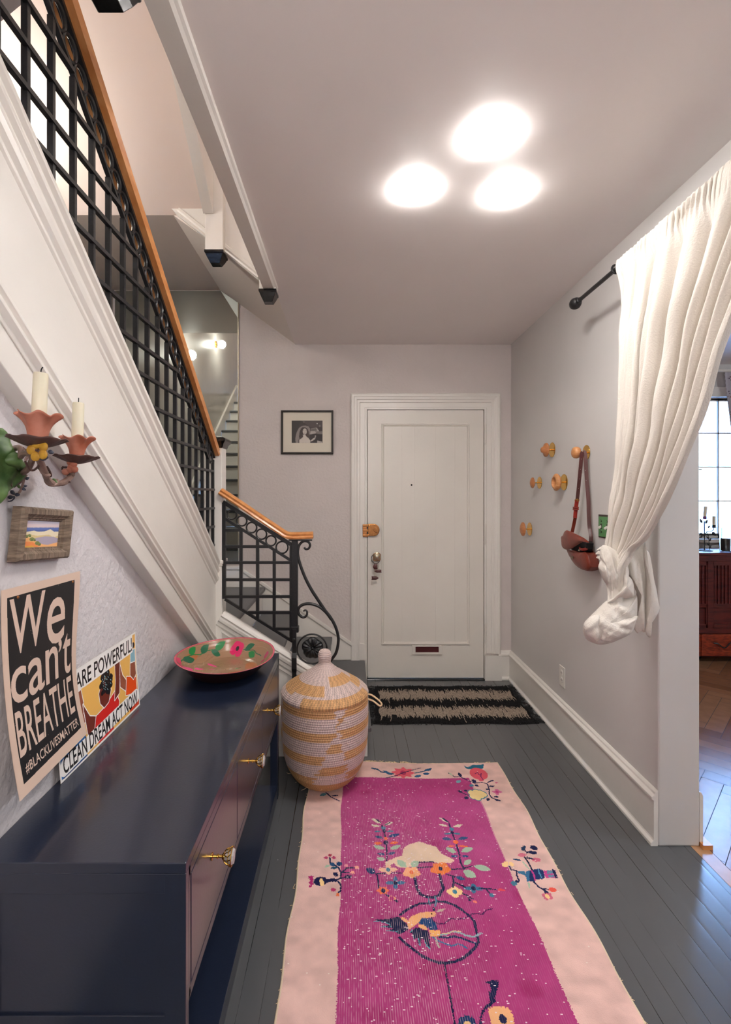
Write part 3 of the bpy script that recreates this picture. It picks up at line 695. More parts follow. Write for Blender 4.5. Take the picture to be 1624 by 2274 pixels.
for i,p in enumerate(pts):
    a=pts[max(0,i-1)];b_=pts[min(len(pts)-1,i+1)]; dd=(b_-a).normalized(); n_=Vector((-dd.z,0,dd.x))
    vs+=[p+Vector((0,u_,0))+n_*v_ for u_,v_ in prof3]
for i in range(len(pts)-1):
    for k in range(m_): fs.append((i*m_+k,i*m_+(k+1)%m_,(i+1)*m_+(k+1)%m_,(i+1)*m_+k))
fs.append(tuple(range(m_))); fs.append(tuple((len(pts)-1)*m_+k for k in range(m_)))
hr.add(vs,fs); hr.build('handrail','oak',lr,smooth=True,angle=35)
def scroll(name,pts,r0,r1,rm=None,Y=YR-0.004):
    p=spline([q4(x,y,Y) for x,y in pts],8); n_=len(p); rm=rm or max(r0,r1)
    rs=[]
    for i in range(n_):
        t=i/(n_-1); rs.append((r0+(rm-r0)*t*2) if t<0.5 else (rm+(r1-rm)*(t-0.5)*2))
    return MB().tube(p,rs,10,up=(0,1,0)).build(name,'iron',lr,smooth=True)
scroll('scroll',[(912,640),(925,655),(950,650),(962,620),(945,592),(905,588),(872,618),(857,670),(862,730),(885,810),(925,910),(975,1005),(1030,1090),(1090,1180),(1140,1245),(1180,1320),(1203,1400),(1203,1470),(1185,1545),(1150,1600),(1115,1650),(1090,1720),(1100,1790)],0.0055,0.0075,0.0088)
scroll('scroll',[(905,1188),(922,1180),(937,1195),(930,1228),(900,1240),(868,1215),(860,1175),(885,1140),(935,1124),(990,1130),(1050,1155),(1105,1205),(1145,1260)],0.0045,0.008)
scroll('scroll',[(1165,1690),(1172,1672),(1195,1670),(1212,1690),(1205,1718),(1180,1735),(1150,1725),(1115,1690),(1085,1640)],0.004,0.007)
c_=q4(985,1510)
MB().tube([q4(980+128*math.cos(t),1512+126*math.sin(t)) for t in np.linspace(0.2,2*math.pi-0.05,40)],0.0048,8,flat=1.5,up=(0,1,0)).build('scroll_ring','iron',lr,smooth=True)
fl=MB(); fc=q4(985,1502,YR-0.012); pr=92/3.867*K
for k in range(5):
    t0=math.pi/2+0.0+k*2*math.pi/5
    def pet(u_,v_,t0=t0):
        ang=t0+(u_-0.5)*1.5*(0.42+0.65*math.sin(math.pi*min(1,v_*0.62+0.05))); rad=pr*(v_)*(1-0.16*abs(u_-0.5)**2*4)
        hgt=0.012*math.sin(math.pi*v_)**0.7+0.0045*math.cos((u_-0.5)*25)*v_**0.7
        return fc+Vector((rad*math.cos(ang),-hgt,rad*math.sin(ang)))
    fl.grid(pet,14,8)
fl.build('rosette','iron',lr,smooth=True,thick=0.003,angle=80)
MB().ball(fc+Vector((0,-0.012,0)),0.0075,12).build('rosette_centre','iron',lr,smooth=True)

# ================================================================ MIRROR
ym=YF-0.012; zm=2.958
mo=[(XW+0.02,ZL+0.175),(-0.845,ZL+0.175),(-0.845,2.868),(-0.975,zm),(XW+0.02,zm)]
mi=thing('landing_mirror','tall frameless landing mirror with one clipped top corner reflecting the stairs','mirror',(-1.3,ym,ZL+0.175))
MB().prism([(x,ym,z) for x,z in mo],(0,0.008,0)).build('mirror_glass','mirror',mi)
MB().box(-0.845,ym-0.002,ZL+0.175,-0.839,ym+0.011,2.868).build('edge_strip','silver',mi)

# ================================================================ STAIRS OF THE STOREY ABOVE
us=thing('staircase','white underside of the next stair flight hanging above the landing at upper left','staircase',(-0.9,3.2,2.9))
ZS=2.966; YU=2.742
sf=MB(); sf.prism([(-0.405,YU,ZC),(-0.405,YU,ZC+0.16),(-0.98,YU,ZS+0.16),(XW,YU,ZS+0.16),(XW,YU,ZS),(-0.98,YU,ZS)],(0,YF-YU,0))
sf.build('flight_soffit','soffit',us)
sl2=0.735
g=MB().prism([(XW,YU-0.003,ZS),(XW,YU-0.003,ZS+0.16),(XW,0.2,ZS+0.16+sl2*(YU-0.2)),(XW,0.2,ZS+sl2*(YU-0.2))],(-0.79-XW,0,0)); g.build('flight_soffit','peach',us)
# stringer of the lower flight above, facing the camera
g=MB().prism([(-0.50,YU-0.03,ZC+0.045),(-0.95,YU-0.03,ZS-0.01),(-0.98,YU-0.03,ZS+0.02),(-0.98,YU-0.03,ZS+0.33),(-0.50,YU-0.03,ZC+0.40)],(0,0.028,0)); g.build('stringer','white',us)
g=MB().extr([(0,0.03),(-0.010,0.026),(-0.010,0.012),(-0.005,0.004),(-0.008,-0.006),(0,-0.012)],(-0.50,YU-0.03,ZC+0.055),(-0.95,YU-0.03,ZS),(0,1,0),(0.58,0,0.81)); g.build('stringer_moulding','white',us)
# stringer board of the second flight above
A1=P(457,448,2.66); A2=PX(345,-10,-0.735)
g=MB().prism([(-0.79,2.66,2.93),(-0.79,2.66,3.2),(-0.79,0.4,3.2+0.76*2.26),(-0.79,0.4,2.93+0.76*2.26)],(0.055,0,0)); g.build('stringer','white',us)
for (x0,x1,zt,zbm,y0,sz) in ((-0.782,-0.683,3.9,2.735,2.665,0.09),(-0.488,-0.397,3.1,2.524,2.665,0.088),(-0.556,-0.454,2.9,2.487,0.965,0.10)):
    a=MB().box(x0,y0,zbm,x1,y0+sz,zt).build('newel_drop','white',us,bevel=0.004)
    hw2=(x1-x0)/2; cc=((x0+x1)/2,y0+sz/2)
    sqstack(MB(),cc,[(hw2*0.52,zbm-0.062),(hw2*0.80,zbm-0.036),(hw2*0.96,zbm-0.018),(hw2*1.06,zbm-0.012),(hw2*1.06,zbm)]).build('drop_cap','black',a,bevel=0.002)
# window over the stairs
wn=MB(); y=YF+0.03
for x in (WX0,WX0+(WX1-WX0)/2-0.02,WX1-0.05): wn.box(x,y,WZ0,x+0.05,y+0.04,WZ1)
for z in (WZ0,(WZ0+WZ1)/2,WZ1-0.05): wn.box(WX0,y,z,WX1,y+0.04,z+0.05)
wn.box(WX0-0.05,YF-0.06,WZ0-0.03,WX1+0.05,YF+0.1,WZ0); wn.box(WX0-0.04,YF-0.02,WZ0-0.12,WX1+0.04,YF,WZ0-0.03)
w2=wn.build('window_2','white'); struct(w2)
MB().box(WX0,y+0.018,WZ0,WX1,y+0.022,WZ1).build('pane','glass2',w2)
# ================================================================ CABINET
CX0,CX1,CY0,CY1,CT=-0.752,-0.327,0.985,2.298,0.664; CB=0.369
cab=thing('cabinet','long low navy cabinet with three crystal knobbed drawers against the left wall','cabinet',(-0.54,1.64,0))
MB().box(CX0,CY0,CT-0.022,CX1,CY1,CT).build('cabinet_top','navy',cab,bevel=0.002)
b=MB(); lw=0.030
b.box(CX0,CY0+0.018,CB,CX1-0.014,CY1-0.002,CT-0.022)
b.box(CX1-0.014,CY0+0.019,CB,CX1-0.0002,CY1,CB+0.022); b.box(CX1-0.014,CY0+0.019,CT-0.045,CX1-0.0002,CY1,CT-0.0222)
ys=[1.018,1.440,1.858,2.268]
for y in (CY0,CY1-0.030): b.box(CX1-0.014,y+(0.019 if y==CY0 else 0),CB,CX1-0.0002,y+0.030,CT-0.022)
for y in ys[1:3]: b.box(CX1-0.014,y-0.0016,CB,CX1-0.001,y+0.0016,CT-0.022)
b.build('body','navy',cab,bevel=0.0015)
e=MB(); zb0=0.30
e.box(CX0,CY0,zb0,CX0+0.045,CY0+0.018,CT-0.022); e.box(CX1-0.042,CY0,zb0,CX1,CY0+0.018,CT-0.022)
e.box(CX0+0.045,CY0,CT-0.062,CX1-0.042,CY0+0.018,CT-0.022); e.box(CX0+0.045,CY0,zb0,CX1-0.042,CY0+0.018,0.357)
e.build('end_frame','navy',cab,bevel=0.0012)
MB().box(CX0+0.045,CY0+0.005,0.357,CX1-0.042,CY0+0.016,CT-0.062).build('end_panel','navy',cab)
for x0 in (CX0,CX1-0.036):
    for y0 in (CY0,CY1-0.036): MB().box(x0+(0.0006 if x0==CX0 else 0),y0+(0.0005 if y0==CY0 else 0),0,x0+0.0355,y0+0.036,(zb0 if y0==CY0 else CB)-0.0005).build('leg','navy',cab,bevel=0.002)
MB().box(CX0+0.01,CY0+0.036,0.050,CX1-0.002,CY1-0.036,0.066).build('bottom_shelf','navy',cab,bevel=0.001)
g=MB().box(CX1-0.012,CY0+0.02,0.0,CX1-0.004,CY1-0.02,0.05); g.build('plinth','navy',cab)
for k in range(3):
    y0,y1=ys[k]+0.0035,ys[k+1]-0.0035
    d_=MB().box(CX1-0.03,y0,CB+0.025,CX1-0.0005,y1,CT-0.048).build('drawer','navy',cab,bevel=0.0012)
    yk=(1.172,1.593,1.968)[k]; c=(CX1,yk,0.540)
    kb=MB().lathe([(0.0085,0),(0.0085,0.002),(0.0035,0.003),(0.0035,0.012),(0.0052,0.013),(0.0052,0.015),(0.0035,0.016),(0.0040,0.024),(0.007,0.026),(0.0095,0.029),(0.0098,0.031)],c,'X',20)
    KS=1.12
    # open cage: a base cup, two rings and slanting struts
    for r,h,t in ((0.0100,0.031,0.0012),(0.0152,0.0415,0.0012),(0.0180,0.049,0.0013)):
        kb.tube([Vector(c)+Vector((h,r*KS*math.cos(u),r*KS*math.sin(u))) for u in np.linspace(0,2*math.pi,25)[:-1]],t,6,closed=True)
    for q in range(6):
        u=q*math.pi/3+0.2
        kb.tube(spline([Vector(c)+Vector((h,r*KS*math.cos(u+w_),r*KS*math.sin(u+w_))) for h,r,w_ in ((0.031,0.0100,0),(0.036,0.0140,0.22),(0.0415,0.0152,0.3),(0.0415,0.0152,0.3),(0.046,0.0178,0.1),(0.049,0.018,0))],3),0.0014,6)
        kb.tube(spline([Vector(c)+Vector((h,r*KS*math.cos(u-w_),r*KS*math.sin(u-w_))) for h,r,w_ in ((0.031,0.0100,0),(0.036,0.0140,0.22),(0.0415,0.0152,0.3),(0.046,0.0178,0.42),(0.049,0.018,0.5))],3),0.0012,6)
    ko=kb.build('knob','brass',d_,smooth=True,angle=50)
    MB().lathe([(0.0098,0.032),(0.0150,0.0415),(0.0186,0.048),(0.0150,0.0535),(0.0001,0.055)],c,'X',10).build('crystal','crystal',ko)
# ================================================================ PAINTED BOWL
BC=(-0.517,2.058); bowl=thing('bowl','wide wooden bowl painted with pink flowers and green leaves, on the cabinet','bowl',(BC[0],BC[1],CT))
Rx,Ry=0.201,0.222; rimz=0.074
nseg=96
def rimwob(t): return 1+0.012*math.sin(2*t+0.5)+0.006*math.sin(3*t)
def rz(t): return 0.006*math.sin(t-0.6)+0.004*math.sin(2*t)
# outer shell
ob=MB()
def outer(u_,v_):
    t=u_*2*math.pi; pr=[(0.0,0.0),(0.60,0.0),(0.66,0.006),(0.78,0.030),(0.90,0.055),(0.985,rimz-0.004),(1.0,rimz)]
    f=v_*6; i=min(5,int(f)); a=f-i; r=pr[i][0]*(1-a)+pr[i+1][0]*a; h=pr[i][1]*(1-a)+pr[i+1][1]*a
    return Vector((BC[0]+Rx*r*rimwob(t)*math.cos(t),BC[1]+Ry*r*rimwob(t)*math.sin(t),CT+0.0005+h+(rz(t) if h>0.06 else rz(t)*h/0.06)))
ob.grid(outer,nseg,24); ob.build('outer_shell','bowlx',bowl,smooth=True,angle=60)
# painted inside: polar canvas; x = angle (radians), y = radial parameter 0 centre .. 1 rim
cv=Canvas(np.linspace(0,2*math.pi,620),np.linspace(0.0,1.0,170),(150,116,88))
n_=RNG.normal(0,1,cv.c.shape[:2])
for k in range(90):                                   # streaky wood grain
    a0=RNG.uniform(0,6.28); r0_=RNG.uniform(0.05,0.93); L=RNG.uniform(0.2,1.1)
    cv.stroke([(a0+L*q/6, r0_+0.04*math.sin(q+a0)) for q in range(7)],RNG.uniform(0.006,0.02),random.choice([(128,92,66),(172,136,106),(110,78,56),(182,150,120)]),0.35)
for a0,r0_,ra,rr_ in ((5.4,0.32,0.7,0.15),(5.0,0.42,0.35,0.12),(2.9,0.72,0.25,0.08),(0.2,0.42,0.5,0.1)): cv.ell(a0,r0_,ra,rr_,(176,90,34),a=0.55)
def tocv(px,py):                                       # a picture position on the sloping inside of the bowl
    best=None
    for it in range(2):
        for i in range(90 if it==0 else 30):
            for j in range(30 if it==0 else 16):
                if it==0: t=i/90*2*math.pi; v=0.15+0.85*j/29
                else: t=b0[0]+(i-15)*0.006; v=b0[1]+(j-8)*0.004
                w_=inner(t,v); Y=w_[1]; X_=VX+w_[0]*F/Y; Y_=VY-(w_[2]-H)*F/Y; e_=(X_-px)**2+(Y_-py)**2
                if best is None or e_<best[0]: best=(e_,t,v)
        b0=(best[1],best[2])
    return b0
ipr=[(0.0,0.010),(0.55,0.010),(0.64,0.014),(0.76,0.032),(0.88,0.054),(0.955,rimz-0.004),(0.962,rimz-0.0005),(1.0,rimz)]
ivp=[0,0.45,0.52,0.66,0.80,0.93,0.945,1.0]
def inner(t,v):
    r=float(np.interp(v,ivp,[p[0] for p in ipr])); h=float(np.interp(v,ivp,[p[1] for p in ipr]))
    return (BC[0]+Rx*r*rimwob(t)*math.cos(t),BC[1]+Ry*r*rimwob(t)*math.sin(t),CT+h+rz(t)*min(1,h/0.06))
zb8=lambda x,y:(340+x/5.413,1400+y/5.413)
def bq(x,y): 
    q=tocv(*zb8(x,y)); return (q[0]%(2*math.pi),q[1])
GR,GR2,PK,PK2=(22,120,58),(24,92,62),(206,22,92),(232,70,140)
def bl(a,b_,w_,c): 
    p,q=bq(*a),bq(*b_); 
    if abs(p[0]-q[0])>3: return
    cv.leaf(p,q,w_,c)
def bs(pts,w_,c):
    q=[bq(*p) for p in pts]
    for a,b_ in zip(q[:-1],q[1:]):
        if abs(a[0]-b_[0])<3: cv.stroke([a,b_],w_,c)
for a in np.linspace(0,2*math.pi,200): pass
bs([(330,385),(400,320),(480,292),(570,292),(640,245),(740,232),(790,240)],0.022,(30,110,60))
bs([(1090,230),(1150,240),(1210,235),(1240,275),(1300,305)],0.018,(36,90,60))
for a,b_,w_,c in (((365,365),(500,345),0.16,GR2),((440,290),(510,200),0.16,GR),((585,280),(670,165),0.16,GR2),((750,240),(875,130),0.17,GR),((700,250),(810,300),0.15,GR2),((1100,235),(1225,165),0.15,GR2),((1150,260),(1215,322),0.14,GR),((770,430),(820,465),0.06,GR),((980,462),(1060,445),0.06,GR)): bl(a,b_,w_,c)
for cx_,cy2,L in ((1015,218,90),):
    for a in ((1000,130),(1098,190),(1040,312),(920,262)): bl((cx_,cy2),a,0.22,PK)
    q=bq(cx_,cy2); cv.ell(q[0],q[1],0.045,0.05,(24,10,16))
for a in ((225,330),(325,335),(370,440),(280,450)): bl((298,395),a,0.2,PK)
q=bq(298,398); cv.ell(q[0],q[1],0.04,0.045,(30,10,16))
for a in ((1370,250),(1290,390),(1345,400)): bl((1345,340),a,0.12,(170,30,80))
for a,b_ in (((660,395),(770,440)),((500,465),(605,460)),((375,475),(480,465)),((690,470),(730,468))): bl(a,b_,0.16,PK2)
cv.poly([(0,0.938),(6.284,0.938),(6.284,1.01),(0,1.01)],(214,96,116)); 
m_=RNG.random(cv.c.shape[:2])<0.25; j0=int(0.938*169); mk=np.zeros_like(m_); mk[j0:]=True; cv.c[m_&mk]=np.array(s2l((178,74,86)))
cv.mesh('painted_inside',lambda gx,gy:(BC[0]+Rx*np.interp(gy,ivp,[p[0] for p in ipr])*(1+0.012*np.sin(2*gx+0.5)+0.006*np.sin(3*gx))*np.cos(gx),
    BC[1]+Ry*np.interp(gy,ivp,[p[0] for p in ipr])*(1+0.012*np.sin(2*gx+0.5)+0.006*np.sin(3*gx))*np.sin(gx),
    CT+np.interp(gy,ivp,[p[1] for p in ipr])+(0.006*np.sin(gx-0.6)+0.004*np.sin(2*gx))*np.minimum(1,np.interp(gy,ivp,[p[1] for p in ipr])/0.06)),'bowl',bowl)
# ================================================================ WOVEN BASKET
bk=thing('basket','tall lidded coiled grass basket in tan and pink standing on the rug corner','basket',(-0.118,2.405,0.009)); kx,ky=-0.118,2.405
def coil(prof,z0=0.0095,dc=0.0105,amp=0.0026):           # resample a profile into stacked coils
    P_=[Vector((r,z,0)) for r,z in prof]; P_=spline(P_,10); L=[0]
    for a,b_ in zip(P_[:-1],P_[1:]): L.append(L[-1]+(b_-a).length)
    n=max(2,int(L[-1]/dc)); out=[]
    for k in range(n*6+1):
        s_=k/(n*6)*L[-1]; i=max(0,min(len(P_)-2,np.searchsorted(L,s_)-1)); t=(s_-L[i])/max(1e-9,L[i+1]-L[i]); p=P_[i].lerp(P_[i+1],t); d_=(P_[i+1]-P_[i]).normalized()
        nn=Vector((d_.y,-d_.x,0)); h=abs(math.sin(math.pi*k/6))**0.6*amp; out.append((max(1e-5,p.x+nn.x*h),p.y+nn.y*h+z0))
    return out
body=[(0.02,0.0),(0.085,0.002),(0.128,0.022),(0.160,0.055),(0.186,0.105),(0.201,0.165),(0.209,0.24),(0.211,0.32),(0.209,0.40),(0.206,0.425)]
lid=[(0.2085,0.424),(0.2125,0.434),(0.208,0.445),(0.188,0.462),(0.150,0.487),(0.105,0.515),(0.062,0.543),(0.036,0.565),(0.0285,0.577),(0.030,0.590),(0.032,0.605),(0.029,0.622),(0.020,0.634),(0.001,0.637)]
TAN,PNK=np.array(s2l((212,164,112))),np.array(s2l((216,194,188)))
TAN2=np.array(s2l((188,136,88)))
def bcol(co):
    x=co[:,0]-kx; y=co[:,1]-ky; z=co[:,2]; a=np.arctan2(x,-y)      # 0 faces the viewer
    row=np.floor(z/0.0105); rs=np.array([math.sin(q*12.9898)*43758.5%1 for q in row]) 
    ph=(z-0.04)/0.105+a/ (2*math.pi)*1.0
    jit=0.25*(rs-0.5); stp=(a>-0.45+2.2*z+jit*0.5)*0.5+(a>0.75-1.2*z+jit*0.5)*0.42+(a<-1.2)*0.4; pk=((row*0.0105/0.104+0.25+stp)%1.0)>0.46
    pk&=(z>0.085)
    c=np.where(pk[:,None],PNK,TAN); c=np.where(((z<0.085)|((rs>0.75)&~pk))[:,None],TAN2*0.6+TAN*0.4,c)
    st=0.82+0.18*np.sign(np.sin(a*115+row*1.7)); dkc=np.clip(np.abs(np.sin(np.pi*z/0.0105)),0.45,1)*0+1; return c*st[:,None]*(0.93+0.14*rs)[:,None]
bo=MB().lathe(coil(body),(kx,ky,0),'Z',240).build('basket_body','basket',bk,smooth=True,angle=180,fix=False); colour_mesh(bo,bcol)
def lcol(co):
    x=co[:,0]-kx; y=co[:,1]-ky; z=co[:,2]; a=np.arctan2(x,-y); r=np.hypot(x,y); row=np.floor(r/0.0105)
    tn=((r>0.185)&(a>-0.5)&(a<1.4))|((r>0.125)&(r<0.172)&(a<0.05))|((r>0.125)&(r<0.172)&(a>1.25))|((r>0.082)&(r<0.13)&(a>0.25)&(a<1.5))|((r>0.172)&(r<0.19)&(a<-0.9)); pk=~tn; pk=np.where(r<0.075,True,pk); pk=np.where(z>0.578,True,pk)
    c=np.where(pk[:,None],PNK*1.05,TAN*1.08); st=0.80+0.2*np.sign(np.sin(a*90+row*2.1)); return np.clip(c*st[:,None],0,1)
lo=MB().lathe(coil(lid,dc=0.0085,amp=0.0018),(kx,ky,0),'Z',240).build('basket_lid','basket',bk,smooth=True,angle=180,fix=False); colour_mesh(lo,lcol)
tb=MB()
tb.tube(spline([P(808,1543,2.41),P(822,1542,2.40),P(838,1552,2.39),P(848,1563,2.385),P(843,1567,2.385),P(828,1556,2.39),P(812,1551,2.40)],6),0.0042,8); tb.build('rope_loop','rope',bk,smooth=True)
tw=MB()
for k in range(26):
    a=RNG.uniform(-1.5,1.5); z=RNG.uniform(0.03,0.43); r=np.interp(z,[b_[1] for b_ in body],[b_[0] for b_ in body])+0.004
    p=Vector((kx+r*math.sin(a),ky-r*math.cos(a),z)); d_=Vector((RNG.normal(0,0.008)+0.006*math.sin(a),-0.004-0.006*math.cos(a),RNG.normal(0,0.008)))
    tw.tube([p,p+d_*0.6,p+d_*1.2+Vector((0,0,0.003))],0.0007,5)
tw.build('loose_straw','rope',bk)['kind']='stuff'
# ================================================================ RUG
rx0,rx1,ry0,ry1=-0.196,0.786,0.55,2.570
xs=np.linspace(rx0,rx1,450); ys_=np.concatenate([np.linspace(ry0,1.22,60)[:-1],np.linspace(1.22,ry1,470)])
BD,FD=(226,188,178),(172,62,118)
rc=Canvas(xs,ys_,BD); rc.wob=0.0012
X_,Y_=np.meshgrid(rc.x,rc.y)
def fl(px,py): 
    v=PZ(px,py,0.008); return (v.x,v.y)
fx0,fx1,fy1=-0.031,0.602,2.428
rc.poly([(fx0-0.004,0.5),(fx1+0.008,0.5),(fx1,1.6),(fx1-0.008,fy1),(fx0+0.002,fy1-0.006),(fx0,1.8)],FD)
infield=(X_>fx0)&(X_<fx1)&(Y_<fy1)
# faded bands across the field (old dye), warmer wear in the middle
f=np.clip(0.5+0.5*np.sin(Y_*7.0+0.6*np.sin(X_*5))*0.6+0.3*np.sin(Y_*23+1)*0.6,0,1)
fad=np.array(s2l((186,84,140))); dk=np.array(s2l((150,34,92)))
low=np.clip((Y_-1.3)/0.9,0,1); mixv=(0.25+0.6*low)*f
rc.c[infield]=(rc.c*(1-mixv[...,None])+fad*mixv[...,None])[infield]
stn=RNG.normal(0,1,(24,12)); 
def up(a,shape):
    yy=np.linspace(0,a.shape[0]-1.001,shape[0]); xx=np.linspace(0,a.shape[1]-1.001,shape[1]); i=yy.astype(int); j=xx.astype(int); fy=(yy-i)[:,None]; fx=(xx-j)[None,:]
    fy=fy*fy*(3-2*fy); fx=fx*fx*(3-2*fx)
    return a[i][:,j]*(1-fy)*(1-fx)+a[i+1][:,j]*fy*(1-fx)+a[i][:,j+1]*(1-fy)*fx+a[i+1][:,j+1]*fy*fx
sm=up(stn,X_.shape); m2=np.clip(sm-0.7,0,1)*0.6
rc.c=np.where(infield[...,None],rc.c*(1-m2[...,None])+dk*m2[...,None],rc.c)
sb=up(RNG.normal(0,1,(60,30)),X_.shape); brd=~infield
rc.c=np.where(brd[...,None],rc.c*(1-0.07*np.clip(sb,-1,1.6))[...,None],rc.c)
NV,TL,MN,CR,ORG_,RS,PKK,YL,MG=(36,40,76),(70,128,150),(168,196,168),(236,200,168),(238,116,70),(214,88,112),(206,110,140),(250,212,150),(176,50,110)
z2=lambda x,y: fl(760+x/3.248,1680+y/3.248); z3=lambda x,y: fl(640+x/5.075,1780+y/5.075); z4=lambda x,y: fl(820+x/5.075,1960+y/5.075); z7=lambda x,y: fl(1100+x/8.12,1900+y/8.12)
def S_(T,pts,w,c): rc.stroke([T(*p) for p in pts],w,c)
def L_(T,a,b,w,c): rc.leaf(T(*a),T(*b),w*0.72,c)
def G_(T,pts,c,a=1.0): rc.poly([T(*p) for p in pts],c,a)
def E_(T,c,r,col,r2=None): q=T(*c); rc.ell(q[0],q[1],r,r2 or r,col)
# cloud
G_(z2,[(310,755),(390,720),(432,712),(440,660),(490,628),(560,612),(620,632),(680,650),(720,700),(810,745),(795,765),(700,770),(640,758),(560,758),(520,788),(440,800),(400,790),(370,765),(335,790),(325,800),(312,785)],(232,204,176))
# left shrub
S_(z3,[(1060,265),(1080,320),(1090,390)],0.006,NV); S_(z3,[(1105,455),(1112,560),(1112,660)],0.006,NV)
for a,b,w,c in (((945,185),(1055,245),0.022,(214,206,180)),((985,183),(1055,240),0.012,NV),((935,258),(1035,275),0.020,(214,206,180)),((1185,228),(1095,262),0.022,(214,206,180)),((1165,228),(1092,262),0.008,NV),
    ((970,330),(1050,330),0.016,TL),((1195,328),(1110,332),0.016,TL),((970,378),(1075,408),0.022,(56,84,120)),((1258,358),(1125,395),0.026,(46,76,124)),((965,460),(1060,462),0.022,ORG_),((1245,452),(1145,465),0.022,ORG_),
    ((965,490),(1085,525),0.030,MN),((1270,490),(1150,530),0.030,MN),((1000,575),(1095,590),0.02,(52,78,120)),((1215,565),(1125,585),0.02,(52,78,120)),((1000,625),(1100,650),0.026,MN)): L_(z3,a,b,w,c)
E_(z3,(1075,292),0.010,TL); E_(z3,(1082,322),0.009,NV); E_(z3,(1100,455),0.010,NV,0.012); E_(z3,(1100,410),0.008,ORG_)
# right shrub
S_(z2,[(770,480),(795,545),(815,600)],0.006,NV); S_(z2,[(822,620),(845,700),(855,760),(880,810)],0.007,NV)
for a,b,w,c in (((695,435),(765,475),0.014,(214,206,180)),((715,435),(772,475),0.014,NV),((695,485),(765,500),0.02,(214,206,180)),((868,487),(800,502),0.02,(214,206,180)),((735,555),(785,552),0.016,TL),((862,552),(805,552),0.016,TL),
    ((720,590),(795,592),0.026,(52,82,124)),((912,578),(835,592),0.026,(52,82,124)),((755,645),(815,640),0.014,ORG_),((910,645),(835,640),0.016,ORG_),((748,655),(825,692),0.034,MN),((945,650),(860,685),0.034,MN),((780,718),(840,715),0.018,(52,82,124)),((915,715),(860,716),0.018,(52,82,124)),((880,780),(930,738),0.03,MN)): L_(z2,a,b,w,c)
E_(z2,(790,520),0.010,TL); E_(z2,(795,545),0.008,NV); E_(z2,(820,612),0.011,ORG_)
# branches and flowers of the central spray
S_(z2,[(880,808),(800,812)],0.005,NV); S_(z2,[(880,805),(940,785)],0.005,NV); S_(z2,[(515,800),(640,795),(800,812)],0.006,NV); S_(z2,[(520,800),(560,760),(660,760)],0.005,NV)
L_(z2,(950,785),(1075,812),0.045,MN); L_(z2,(875,820),(970,868),0.055,MN); L_(z2,(395,740),(465,795),0.04,MN); L_(z2,(550,750),(500,795),0.04,MN)
L_(z2,(172,800),(240,840),0.040,(34,60,104))
S_(z2,[(240,840),(320,835),(430,835)],0.005,NV); S_(z2,[(248,845),(262,940)],0.006,NV)
def flower(T,c,rx,ry,petal,ctr,n=4,w=0.03,rot=0.0):
    for k in range(n):
        t=rot+k*2*math.pi/n; L_(T,c,(c[0]+rx*math.cos(t),c[1]+ry*math.sin(t)),w,petal)
    E_(T,c,0.008,ctr,0.010)
flower(z2,(500,832),70,42,(246,176,130),ORG_,5,0.042,0.3); flower(z2,(330,810),72,38,(240,190,160),TL,4,0.03); flower(z2,(710,808),80,48,(240,130,64),NV,5,0.05,0.2)
G_(z2,[(485,842),(530,842),(535,870),(490,870)],(240,170,110))
flower(z2,(382,905),75,48,(62,120,156),NV,4,0.024); flower(z2,(292,962),48,32,ORG_,NV,6,0.02); flower(z2,(952,950),75,38,(58,120,150),NV,4,0.026); flower(z2,(815,975),60,42,YL,TL,4,0.04)
S_(z2,[(310,990),(395,1040)],0.006,NV); flower(z2,(355,1018),34,20,(236,170,130),MG,3,0.02)
# leg-like handle and stems
S_(z2,[(525,870),(538,950),(565,990),(610,1010),(660,1012),(700,1000),(730,950),(718,905),(705,850)],0.011,NV)
S_(z2,[(755,848),(805,862),(870,880)],0.006,NV); L_(z2,(820,868),(890,885),0.026,(40,90,130)); S_(z2,[(800,862),(808,905),(890,940)],0.007,NV); S_(z2,[(808,905),(800,940)],0.008,NV)
S_(z2,[(990,948),(1120,955)],0.005,NV); S_(z2,[(1045,955),(1085,1000)],0.006,NV); L_(z2,(1070,985),(1100,1010),0.028,TL); L_(z2,(1120,955),(1190,960),0.016,(226,80,90))
S_(z2,[(870,985),(945,1025)],0.005,NV); S_(z2,[(905,1000),(925,1040)],0.006,NV); L_(z4,(1165,205),(1230,225),0.018,(236,130,110))
# medallion with a flying bird
md=[(350,355),(420,305),(490,262),(570,228),(680,228),(760,208),(860,215),(960,250),(1050,310),(1130,375),(1180,430),(1195,500),(1215,590),(1228,670),(1190,730),(1130,790),(1060,845),(960,885),(860,898),(780,890),(700,865),(600,820),(500,745),(420,680),(350,615)]
S_(z4,md,0.009,NV)
G_(z4,[(45,415),(120,410),(230,402),(345,375),(365,410),(440,470),(445,520),(400,555),(330,572),(310,560),(330,545),(215,540),(260,520),(285,510),(140,492),(240,470),(220,450),(120,435)],(30,36,70))
S_(z4,[(60,430),(180,440),(240,468)],0.003,(90,160,170)); S_(z4,[(130,492),(260,490)],0.003,(90,160,170)); S_(z4,[(205,540),(330,545)],0.003,(90,160,170))
BR=(240,178,122)
G_(z4,[(350,372),(400,382),(440,415),(480,370),(560,335),(640,322),(740,318),(760,345),(745,370),(690,385),(600,395),(555,450),(500,490),(460,520),(438,500),(432,450),(380,420)],BR)
G_(z4,[(600,392),(690,390),(730,430),(765,470),(775,520),(700,528),(660,500),(630,480),(560,450)],(36,70,116))
G_(z4,[(555,462),(620,465),(660,510),(640,530),(600,515),(560,490)],BR); G_(z4,[(680,530),(800,530),(805,600),(690,600)],(246,182,104))
G_(z4,[(470,550),(520,500),(560,495),(610,525),(670,530),(680,600),(690,730),(650,690),(625,630),(590,625),(585,690),(560,680),(545,610),(510,640),(500,570)],(30,36,70))
